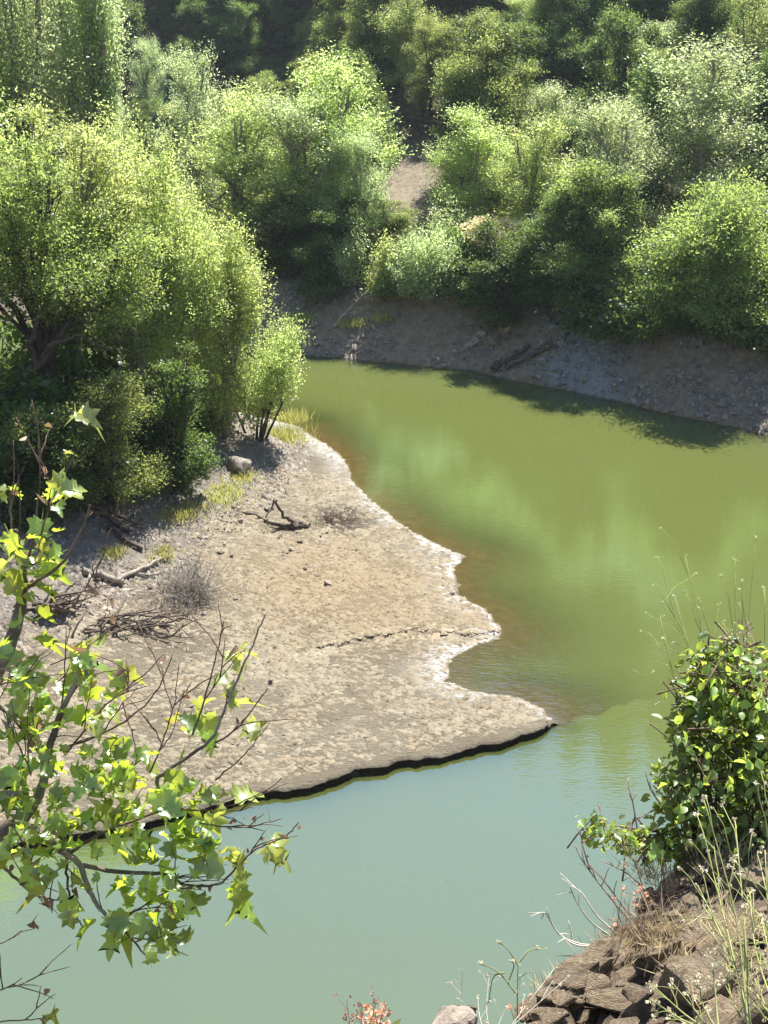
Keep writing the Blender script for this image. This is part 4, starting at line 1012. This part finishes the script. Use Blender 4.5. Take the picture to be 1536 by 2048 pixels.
tip.append(bough([(48, 1640), (75, 1600), (88, 1555), (92, 1510), (108, 1465), (122, 1425), (138, 1390), (160, 1345)], 3.5, 3.35, 11, 4))
tip.append(bough([(-60, 1590), (20, 1588), (52, 1586)], 3.45, 3.45, 9, 4))
T2 = [  # finer boughs and twigs
 ([(136, 1708), (160, 1728), (172, 1765), (185, 1800), (205, 1825), (240, 1850), (262, 1875), (290, 1912)], 3.5, 3.4, 7, 1.6),
 ([(136, 1708), (132, 1745), (138, 1785), (152, 1830), (168, 1862)], 3.5, 3.45, 3.2, 1.2),
 ([(160, 1728), (230, 1745), (310, 1746), (330, 1748), (365, 1770), (415, 1774), (445, 1765)], 3.5, 3.35, 5, 1.6),
 ([(330, 1748), (345, 1770), (385, 1800)], 3.4, 3.4, 1.8, .8),
 ([(215, 1840), (270, 1825), (320, 1790), (385, 1755)], 3.45, 3.4, 2.2, 1), ([(445, 1765), (475, 1735), (500, 1705), (530, 1688), (565, 1678), (580, 1665), (597, 1646)], 3.35, 3.3, 2.2, 1.2),
 ([(136, 1708), (200, 1665), (260, 1645), (330, 1615), (400, 1622)], 3.5, 3.4, 4, 1.8), ([(400, 1622), (440, 1618), (490, 1602), (545, 1575), (562, 1556)], 3.4, 3.3, 1.6, .8),
 ([(398, 1645), (450, 1655), (500, 1655), (535, 1645), (563, 1638)], 3.38, 3.3, 1.7, .9), ([(420, 1622), (470, 1640), (492, 1652)], 3.38, 3.35, 1.2, .7), ([(420, 1625), (470, 1622), (508, 1615)], 3.4, 3.35, 1.2, .7),
 ([(330, 1615), (310, 1560), (330, 1545), (380, 1510), (410, 1490), (430, 1470), (445, 1430), (462, 1390), (482, 1340), (500, 1300), (518, 1255), (532, 1230)], 3.4, 3.2, 4.5, 1.2),
 ([(430, 1485), (460, 1470), (490, 1440), (515, 1405), (536, 1378)], 3.3, 3.2, 2.2, 1), ([(385, 1470), (400, 1430), (412, 1390), (428, 1330), (440, 1280), (447, 1242)], 3.3, 3.25, 2.2, .9),
 ([(430, 1560), (470, 1530), (505, 1490), (540, 1445)], 3.35, 3.3, 1.8, .8), ([(300, 1545), (320, 1500), (340, 1440), (350, 1400), (358, 1325)], 3.35, 3.3, 1.8, .8), ([(320, 1500), (345, 1470), (362, 1395)], 3.3, 3.3, 1.4, .7),
 ([(120, 1500), (180, 1478), (240, 1450), (280, 1420), (310, 1390), (330, 1350), (345, 1310)], 3.4, 3.3, 2.6, .9), ([(130, 1510), (170, 1460), (200, 1420), (245, 1380), (290, 1350), (325, 1310)], 3.4, 3.3, 2.2, .9),
 ([(245, 1405), (255, 1440), (268, 1480), (275, 1520)], 3.3, 3.3, 1.6, .8), ([(118, 1440), (140, 1395), (165, 1360), (200, 1345), (240, 1340)], 3.4, 3.35, 2.0, .9), ([(122, 1425), (128, 1370), (130, 1310), (140, 1250)], 3.4, 3.35, 1.8, .8),
 ([(40, 1190), (70, 1165), (105, 1145), (130, 1120), (150, 1085), (168, 1050), (180, 1010)], 3.4, 3.3, 4, 1.5), ([(45, 1150), (62, 1100), (70, 1060), (78, 990), (80, 940), (76, 860), (64, 800)], 3.4, 3.35, 2.8, .9),
 ([(35, 1130), (25, 1080), (20, 1020), (30, 960), (28, 880)], 3.4, 3.35, 2.4, .9), ([(30, 1100), (42, 1040), (38, 970), (36, 930)], 3.38, 3.3, 1.6, .8), ([(75, 1090), (90, 1040), (105, 1000), (130, 950), (160, 890)], 3.38, 3.3, 2.0, .9),
 ([(130, 1190), (180, 1180), (230, 1165), (290, 1140)], 3.4, 3.35, 1.6, .7), ([(100, 1330), (150, 1310), (200, 1275), (250, 1235)], 3.4, 3.3, 1.6, .7),
 ([(0, 1370), (60, 1355), (130, 1348), (190, 1338)], 3.3, 3.3, 1.6, .8), ([(-40, 1700), (20, 1745), (45, 1770), (70, 1790), (110, 1800), (125, 1800)], 3.5, 3.45, 4, 1), ([(40, 1770), (60, 1735), (100, 1700)], 3.48, 3.45, 2, .8),
 ([(-20, 1400), (30, 1440), (50, 1475), (52, 1520)], 3.45, 3.4, 2.4, 1), ([(60, 1540), (40, 1500), (20, 1450), (0, 1410)], 3.4, 3.4, 1.8, .8), ([(205, 1825), (195, 1780), (190, 1740)], 3.45, 3.45, 1.4, .8),
 ([(262, 1875), (300, 1880), (330, 1890), (355, 1900)], 3.4, 3.35, 1.6, .8), ([(-30, 1900), (20, 1880), (48, 1860)], 3.6, 3.6, 1.2, .7), ([(-30, 2046), (40, 2040), (85, 2038), (105, 2028), (112, 2016)], 3.4, 3.4, 1.4, .7), ([(-20, 1990), (15, 1975), (45, 1955)], 3.4, 3.4, 1.6, .8), ([(85, 2040), (95, 2062)], 3.4, 3.4, 1, .7),
]
paths = [bough(*t) for t in T2] + tip[1:3]
for k in range(120):                                             # bare side twigs
    q = paths[int(rf.integers(len(paths)))]; i = int(rf.integers(1, max(2, len(q) - 3))); d = nrm(q[min(i + 3, len(q) - 1)] - q[i]) * .6 + np.array([rf.normal(.1, .45), rf.normal(0, .4), rf.normal(.45, .4)])
    e = q[i] + nrm(d) * (.05 + .13 * rf.random()); w_ = bend(q[i], e, 6, .05, rf); g = Geo(); g.tube(w_ - sb, np.linspace(.0022, .0009, 6), 5); obj('twig', g.build('twig'), M['twig'], syc); paths.append(w_)
LEAF_N = 1.2
def scatter_leaves(cx, cy, rad, n, size, meshes, depth=3.42, nm='leaf', up=.8):
    for i in range(max(1, int(n * LEAF_N + .5))):
        x, y = cx + rf.normal(0, .5) * rad, cy + rf.normal(0, .5) * rad
        p = at(x, y, depth + rf.normal(0, .09))
        a = nrm(np.array([rf.normal(0, .8) + (x - cx) / rad * .5, rf.normal(-.1, .6), rf.normal(-.15, .55)])); n_ = np.array([rf.normal(0, .55), rf.normal(0, .6), up])
        place_leaf(nm, meshes[int(rf.integers(len(meshes)))], syc, sb, p, a, n_, size * (.45 + .8 * rf.random()))
for (cx, cy, rad, n, size) in [(62, 1105, 62, 13, .125), (18, 985, 26, 3, .10), (110, 992, 22, 3, .07), (40, 1190, 45, 7, .11), (28, 1335, 50, 9, .11), (90, 1350, 55, 9, .11), (160, 1360, 45, 7, .10), (225, 1385, 40, 5, .09), (50, 1450, 55, 8, .10), (115, 1430, 40, 6, .09),
    (245, 1500, 28, 5, .10), (395, 1460, 32, 6, .10), (130, 1525, 75, 12, .10), (45, 1530, 60, 9, .10), (250, 1590, 75, 14, .11), (160, 1610, 80, 14, .10), (350, 1565, 55, 11, .10), (35, 1720, 60, 13, .10), (290, 1655, 70, 12, .11), (395, 1600, 45, 9, .09), (70, 1640, 60, 8, .09),
    (425, 1695, 34, 5, .13), (365, 1735, 55, 9, .11), (485, 1765, 20, 4, .15), (150, 1680, 70, 8, .09), (60, 1590, 60, 8, .09), (20, 1620, 40, 6, .1), (330, 1830, 30, 4, .10), (290, 1785, 48, 8, .11), (255, 1830, 45, 8, .12), (325, 1895, 42, 9, .11), (150, 1825, 24, 3, .09), (305, 1935, 14, 1, .15), (360, 1650, 40, 6, .10), (220, 1720, 60, 8, .10), (110, 1770, 45, 6, .08)]:
    scatter_leaves(cx, cy, rad * 1.15, n, size * .54, SYC)
for (cx, cy, rad, n, size) in [(480, 1320, 16, 4, .055), (455, 1385, 22, 5, .06), (508, 1455, 18, 5, .06), (395, 1425, 20, 5, .055), (150, 1330, 40, 5, .07), (440, 1600, 40, 6, .06), (300, 1570, 40, 6, .07), (200, 1600, 50, 6, .06), (540, 1690, 18, 5, .06), (465, 1715, 26, 5, .06), (70, 1740, 40, 6, .06), (190, 1435, 24, 5, .05), (230, 1330, 40, 4, .06), (60, 1420, 40, 5, .06), (120, 975, 20, 3, .07), (120, 910, 8, 1, .05), (95, 2030, 8, 2, .05), (150, 835, 14, 3, .06), (40, 1140, 45, 5, .09)]:
    scatter_leaves(cx, cy, rad, n, size, SYY, nm='young_leaf')
for k in range(95):
    q = paths[int(rf.integers(len(paths)))]; p = q[int(rf.integers(len(q) // 3, len(q)))]
    place_leaf('withered_leaf', WIT[k % 3], syc, sb, p + rf.normal(0, .006, 3), rf.normal(0, 1, 3), rf.normal(0, 1, 3), (.013 + .018 * rf.random()))

# --- leafy shrub on the outcrop
shb = at(1440, 1700, 4.25); shrub = empty('leafy_shrub', shb); tag(shrub, 'leafy green shrub with small glossy leaves growing on the rock outcrop', 'shrub')
LB = [(1430, 1340, 50, 50), (1500, 1370, 60, 90), (1540, 1420, 60, 100), (1455, 1370, 55, 75), (1405, 1450, 60, 80), (1490, 1470, 70, 100), (1420, 1560, 85, 85), (1510, 1590, 70, 100), (1385, 1640, 75, 60), (1300, 1685, 60, 35), (1235, 1675, 40, 26), (1188, 1645, 30, 30), (1460, 1670, 80, 50), (1380, 1390, 24, 50), (1560, 1500, 70, 140), (1400, 1335, 14, 30), (1465, 1295, 22, 22), (1350, 1690, 50, 30), (1350, 1570, 40, 70), (1370, 1480, 30, 50)]
pts, ctr = [], []
for (cx, cy, rx, ry) in LB:
    n = int(rx * ry * .030) + 14
    ph = rf.random(n) * 6.28; rr = rf.random(n) ** .5
    for q, r_ in zip(ph, rr):
        pts.append(at(cx + rx * r_ * math.cos(q), cy + ry * r_ * math.sin(q), 4.2 + rf.normal(0, .5) * .36 * math.sqrt(max(0.05, 1 - r_ * r_)) * min(1, rx / 60)))
    ctr.append(at(cx, cy, 4.2))
for c_ in ctr:
    b0 = shb + rf.normal(0, .05, 3) * [1, 1, 0]; q = bend(b0, b0 + (c_ - b0) * .9, 7, .03, rf); g = Geo(); g.tube(q - shb, np.linspace(.008, .0015, 7), 6); st = obj('stem', g.build('stem'), M['twig'], shrub)
pts = np.array(pts); dist = np.linalg.norm(pts - np.array([0, 0, CAM_Z]), axis=1); order = np.argsort(dist)
tw = Geo()
for i in order[::4]:
    c_ = ctr[int(np.argmin([np.linalg.norm(pts[i] - c) for c in ctr]))]; tw.tube(bend(c_ + rf.normal(0, .05, 3) - shb, pts[i] - shb, 4, .03, rf), np.linspace(.0035, .0012, 4), 4, False)
o_ = obj('twigs', tw.build('twigs'), M['twig'], shrub); o_['kind'] = 'stuff'
for k, i in enumerate(order[:300]):
    place_leaf('leaf', SHR[k % 5], shrub, shb, pts[i], np.array([rf.normal(-.2, .8), rf.normal(-.2, .6), rf.normal(-.25, .6)]), np.array([rf.normal(0, .5), rf.normal(0, .5), .8]), .034 * (.5 + .8 * rf.random()))
rest = np.array(pts[order[300:]]); rest = np.vstack([rest, rest[::3] + rf.normal(0, .03, rest[::3].shape)]); n = len(rest)
sv = []; sfc = []; stt = []
lm = SHR[0]; lv = np.array([v.co[:] for v in lm.vertices]); lf = np.array([p.vertices[:] for p in lm.polygons if len(p.vertices) == 3])
for k in range(n):
    a = nrm(np.array([rf.normal(-.2, .8), rf.normal(-.2, .6), rf.normal(-.25, .6)])); n_ = np.array([rf.normal(0, .5), rf.normal(0, .5), .8]); x = nrm(np.cross(a, n_)); n_ = np.cross(x, a); s = .034 * (.5 + .8 * rf.random())
    sv.append(rest[k] - shb + s * (lv[:, :1] * x + lv[:, 1:2] * a + lv[:, 2:] * n_)); sfc.append(lf + k * len(lv)); stt += [np.clip(rf.normal(.5, .3), 0, 1)] * len(lf)
o_ = obj('foliage', mesh('foliage', np.vstack(sv), np.vstack(sfc), tint=stt, smooth=True), LEAF['shrub'], shrub); o_['kind'] = 'stuff'

# --- weeds, dry brush and flowers
M['pale_stem'] = rough_mat('pale_stem', (.42, .37, .30), (.62, .58, .50), 15, 0)
M['green_stem'] = rough_mat('green_stem', (.20, .23, .07), (.36, .36, .15), 15, 0)
M['dry_stem'] = rough_mat('dry_stem', (.22, .15, .11), (.42, .32, .25), 15, 0)
LEAF['pink'] = leaf_mat('pink_petal', (.48, .24, .17), (.66, .46, .34), (.45, .24, .14), gloss=.03)
LEAF['white'] = leaf_mat('white_petal', (.34, .29, .19), (.62, .58, .46), (.3, .27, .18), gloss=.03)
LEAF['rust'] = leaf_mat('rust_seed', (.16, .07, .045), (.32, .15, .10), (.2, .08, .05), gloss=.03)
def head_mesh(seed, r, n):
    rng = np.random.default_rng(seed); d = rdir(rng, n); p = d * r * .25; v, f = leaf_quads(p, d, rdir(rng, n), np.full(n, r), np.full(n, r * .55)); return mesh('flower_head', v, f, tint=rng.random(n))
HEADS = {k: [with_mat(head_mesh(600 + i, 1, 14), LEAF[k]) for i in range(3)] for k in ('pink', 'white', 'rust')}
def weed(name, base, stems, mat, label, cat, head=None, hs=.012, r=.0022, side=2, tufty=0.1):
    """stems: lists of (px, py, depth); each with side shoots and a head at every end"""
    b = at(*base); e = empty(name, b); tag(e, label, cat)
    for st in stems:
        q = smooth(np.array([at(*s) for s in st]), 4); g = Geo(); g.tube(q - b, np.linspace(r, r * .45, len(q)), 5); ends = [q[-1]]
        L = np.linalg.norm(q[-1] - q[0])
        for k in range(side):
            s = q[int(rf.integers(len(q) // 3, len(q) - 1))]; d = nrm(q[-1] - q[0]) + rf.normal(0, .5, 3); en = s + nrm(d) * L * (.12 + .2 * rf.random()); g.tube(bend(s, en, 4, .06, rf) - b, np.linspace(r * .6, r * .35, 4), 4); ends.append(en)
        obj('stem', g.build('stem'), M[mat], e)
        if head:
            for en in ends:
                for _ in range(1 if rf.random() < .6 else 2): obj('flower_head', HEADS[head][int(rf.integers(3))], None, e, en - b + rf.normal(0, .004, 3), rf.random(3) * 6, hs * (.35 + .45 * rf.random()))
    return e
def fan(base, tips, d0, d1, sag=18):
    out = []
    for (x, y) in tips:
        mx, my = (base[0] + x) / 2 + rf.normal(0, sag), (base[1] + y) / 2 + rf.normal(0, sag) * .5
        out.append([(base[0] + rf.normal(0, 8), base[1], d0), (mx, my, (d0 + d1) / 2), (x, y, d1 + rf.normal(0, .06))])
    return out
weed('wild_weed', (1500, 2070, 2.6), fan((1500, 2070), [(1408, 1600), (1415, 1700), (1395, 1770), (1450, 1900), (1470, 1640), (1420, 1820)], 2.6, 2.9), 'green_stem', 'tall wiry yellow-green weed with white heads in front of the outcrop', 'weed', 'white', .010, .0028, 5)
weed('wild_weed', (1440, 2075, 2.6), fan((1440, 2075), [(1305, 1970), (1310, 2005), (1400, 1970), (1350, 2030), (1340, 1960), (1425, 1935)], 2.6, 2.7), 'green_stem', 'low sprawling weed with round pale heads at the bottom of the outcrop', 'weed', 'white', .011, .0026, 4)
weed('wild_weed', (1560, 2060, 2.5), fan((1560, 2060), [(1500, 1780), (1530, 1700), (1490, 1880), (1540, 1560), (1510, 1960), (1475, 2010), (1520, 1830), (1536, 1900)], 2.5, 2.8), 'green_stem', 'dense green weed with pale flower heads filling the right corner', 'weed', 'white', .010, .0026, 5)
weed('wiry_weed', (1500, 1560, 4.3), fan((1500, 1560), [(1310, 1165), (1350, 1195), (1300, 1265), (1370, 1110), (1398, 1200), (1470, 1120), (1512, 1075), (1440, 1250), (1350, 1330), (1530, 1180), (1480, 1210), (1320, 1230)], 4.3, 4.4, 30), 'green_stem', 'spray of thin wiry stalks with tiny buds above the leafy shrub', 'weed', 'white', .008, .0024, 4)
weed('forked_weed', (1034, 2090, 3.2), [[(1034, 2090, 3.2), (1035, 1990, 3.2), (1036, 1928, 3.2)], [(1036, 1930, 3.2), (1015, 1895, 3.2), (988, 1880, 3.2)], [(1036, 1928, 3.2), (1060, 1897, 3.2), (1092, 1900, 3.2)], [(1034, 1990, 3.2), (1000, 1945, 3.2), (960, 1925, 3.2)], [(1018, 1960, 3.2), (1030, 1930, 3.2), (1020, 1920, 3.2)], [(1010, 1945, 3.2), (985, 1950, 3.2), (978, 2000, 3.2)]], 'green_stem', 'forked slender weed rising alone against the pale water', 'weed', 'white', .009, .0022, 1)
weed('thin_weed', (985, 2090, 3.1), fan((985, 2090), [(978, 1955), (955, 1990), (1050, 1965), (1110, 1935), (1140, 1950), (925, 1935)], 3.1, 3.2), 'pale_stem', 'thin pale weeds along the crest left of the outcrop', 'weed', 'white', .006, .0012, 3)
weed('white_twigs', (1210, 1888, 3.8), [[(1215, 1890, 3.8), (1160, 1890, 3.75), (1115, 1870, 3.7), (1090, 1820, 3.7), (1083, 1838, 3.7)], [(1210, 1892, 3.8), (1150, 1893, 3.7), (1108, 1860, 3.7), (1093, 1815, 3.7)], [(1225, 1875, 3.85), (1180, 1845, 3.8), (1150, 1800, 3.8), (1138, 1768, 3.8)], [(1235, 1870, 3.85), (1190, 1830, 3.8), (1165, 1785, 3.8), (1142, 1772, 3.8)], [(1145, 1882, 3.75), (1142, 1860, 3.75), (1138, 1845, 3.75)]], 'pale_stem', 'bleached white bare twigs curving out over the pale water', 'twigs', None, .01, .0032, 2)
weed('bare_twigs', (1270, 1850, 3.95), [[(1265, 1850, 3.95), (1200, 1770, 3.9), (1160, 1715, 3.9), (1150, 1690, 3.9)], [(1265, 1840, 3.95), (1215, 1770, 3.9), (1180, 1730, 3.9)], [(1180, 1740, 3.9), (1165, 1690, 3.9), (1162, 1670, 3.9)], [(1290, 1780, 4), (1255, 1745, 4), (1200, 1720, 4)], [(1290, 1790, 4), (1270, 1720, 4), (1240, 1690, 4)], [(1330, 1620, 4.2), (1300, 1580, 4.2), (1290, 1540, 4.2)], [(1275, 1660, 4.1), (1265, 1600, 4.1), (1255, 1570, 4.1)]], 'dry_stem', 'bare reddish twigs standing up beside the dry brush', 'twigs', None, .01, .0030, 3)
db = at(1275, 1875, 3.85); tag(obj('dry_brush', brush_mesh(991, .22, .13, 120, .0016, 1.0, 4), M['dry_stem'], None, db), 'ball of dry reddish-brown brush clinging to the outcrop crest', 'brush')
db = at(1335, 1800, 4.0); tag(obj('dry_brush', brush_mesh(992, .22, .14, 70, .0014, 1.0, 3), M['dry_stem'], None, db), 'smaller dry brush tuft tucked under the leafy shrub', 'brush')
for k, (px, py, d, w, h, n, lb) in enumerate([(1240, 1915, 3.75, .16, .13, 160, 'straw-coloured grass below the ball of dry brush'), (1310, 1745, 4.15, .16, .12, 140, 'straw-coloured grass just under the leafy shrub'), (1170, 1960, 3.55, .14, .10, 110, 'sparse straw grass on the outcrop crest'), (1465, 1720, 4.0, .25, .12, 160, 'dry grass on the dark soil under the shrub'), (1110, 1990, 3.4, .12, .10, 70, 'few straw blades at the outcrop crest near pink flowers'), (1400, 1960, 3.2, .22, .11, 120, 'dry straw grass in a crack of the outcrop face'), (1330, 1870, 3.6, .20, .12, 130, 'dry straw grass on the ledge right of the brush ball'), (1480, 1850, 3.4, .22, .12, 130, 'dry straw grass behind the tall weed stems')]):
    tag(obj('dry_grass', tuft_mesh(995 + k, w, h, n, .0032, .55), LEAF['straw'], None, at(px, py, d)), lb, 'grass', kind='stuff')
def flower(px, py, d, n, w, lab, nr=0, hs=.016):
    bx, by = px + rf.normal(0, 4), py + 130
    fl = weed('pink_flower', (bx, by, d), fan((bx, by), [(px + rf.normal(0, 1) * w, py + rf.normal(0, .45) * w) for _ in range(n)], d, d, 8), 'dry_stem', lab, 'flower', 'pink', hs, .0016, 3)
    if nr: obj('basal_leaves', tuft_mesh(1010, .07, .06, 16, .02, .7), LEAF['willow'], fl, at(765, 2060, 2.9) - np.array(fl.location))
    if nr: weed('seed_stalk', (bx - 30, by, d), fan((bx - 30, by), [(px - 25 + rf.normal(0, 1) * w, py - 5 + rf.normal(0, .5) * w) for _ in range(nr)], d, d, 8), 'dry_stem', 'rust-brown seed stalks mixed with the pink flowers at the bottom', 'weed', 'rust', .008, .0014, 5)
flower(745, 2015, 2.9, 5, 28, 'clump of pink flowers at the bottom near the pale angular rock', 7)
flower(1050, 2010, 3.3, 3, 14, 'small pink flowers left of the outcrop', 0, .012)
flower(1240, 1785, 3.9, 2, 10, 'pink flower stalk standing over the bare twigs', 0, .011)
flower(1288, 1778, 4.0, 3, 14, 'pink flowers at the upper edge of the dry brush', 0, .013)

# ------------------------------------------------------------------ air
hz, hnt, hout = new_mat('haze_air')
pv = N(hnt, 'VolumePrincipled'); pv.inputs['Density'].default_value = HAZE; pv.inputs['Color'].default_value = (.80, .90, 1.0, 1); pv.inputs['Anisotropy'].default_value = .35
hnt.links.new(pv.outputs[0], hout.inputs['Volume'])
x0, x1, y0, y1, z0, z1 = gx[0] - 2, gx[-1] + 2, gy[0] - 2, gy[-1] + 2, -4.5, float(max(F['z'].max() + 16, 30))
hv = np.array([(x, y, z) for z in (z0, z1) for y in (y0, y1) for x in (x0, x1)])
hb = obj('haze', mesh('haze', hv, np.array([(0, 2, 3, 1), (4, 5, 7, 6), (0, 1, 5, 4), (2, 6, 7, 3), (0, 4, 6, 2), (1, 3, 7, 5)])), hz); hb['kind'] = 'stuff'; hb['label'] = 'thin pale summer haze filling the valley'
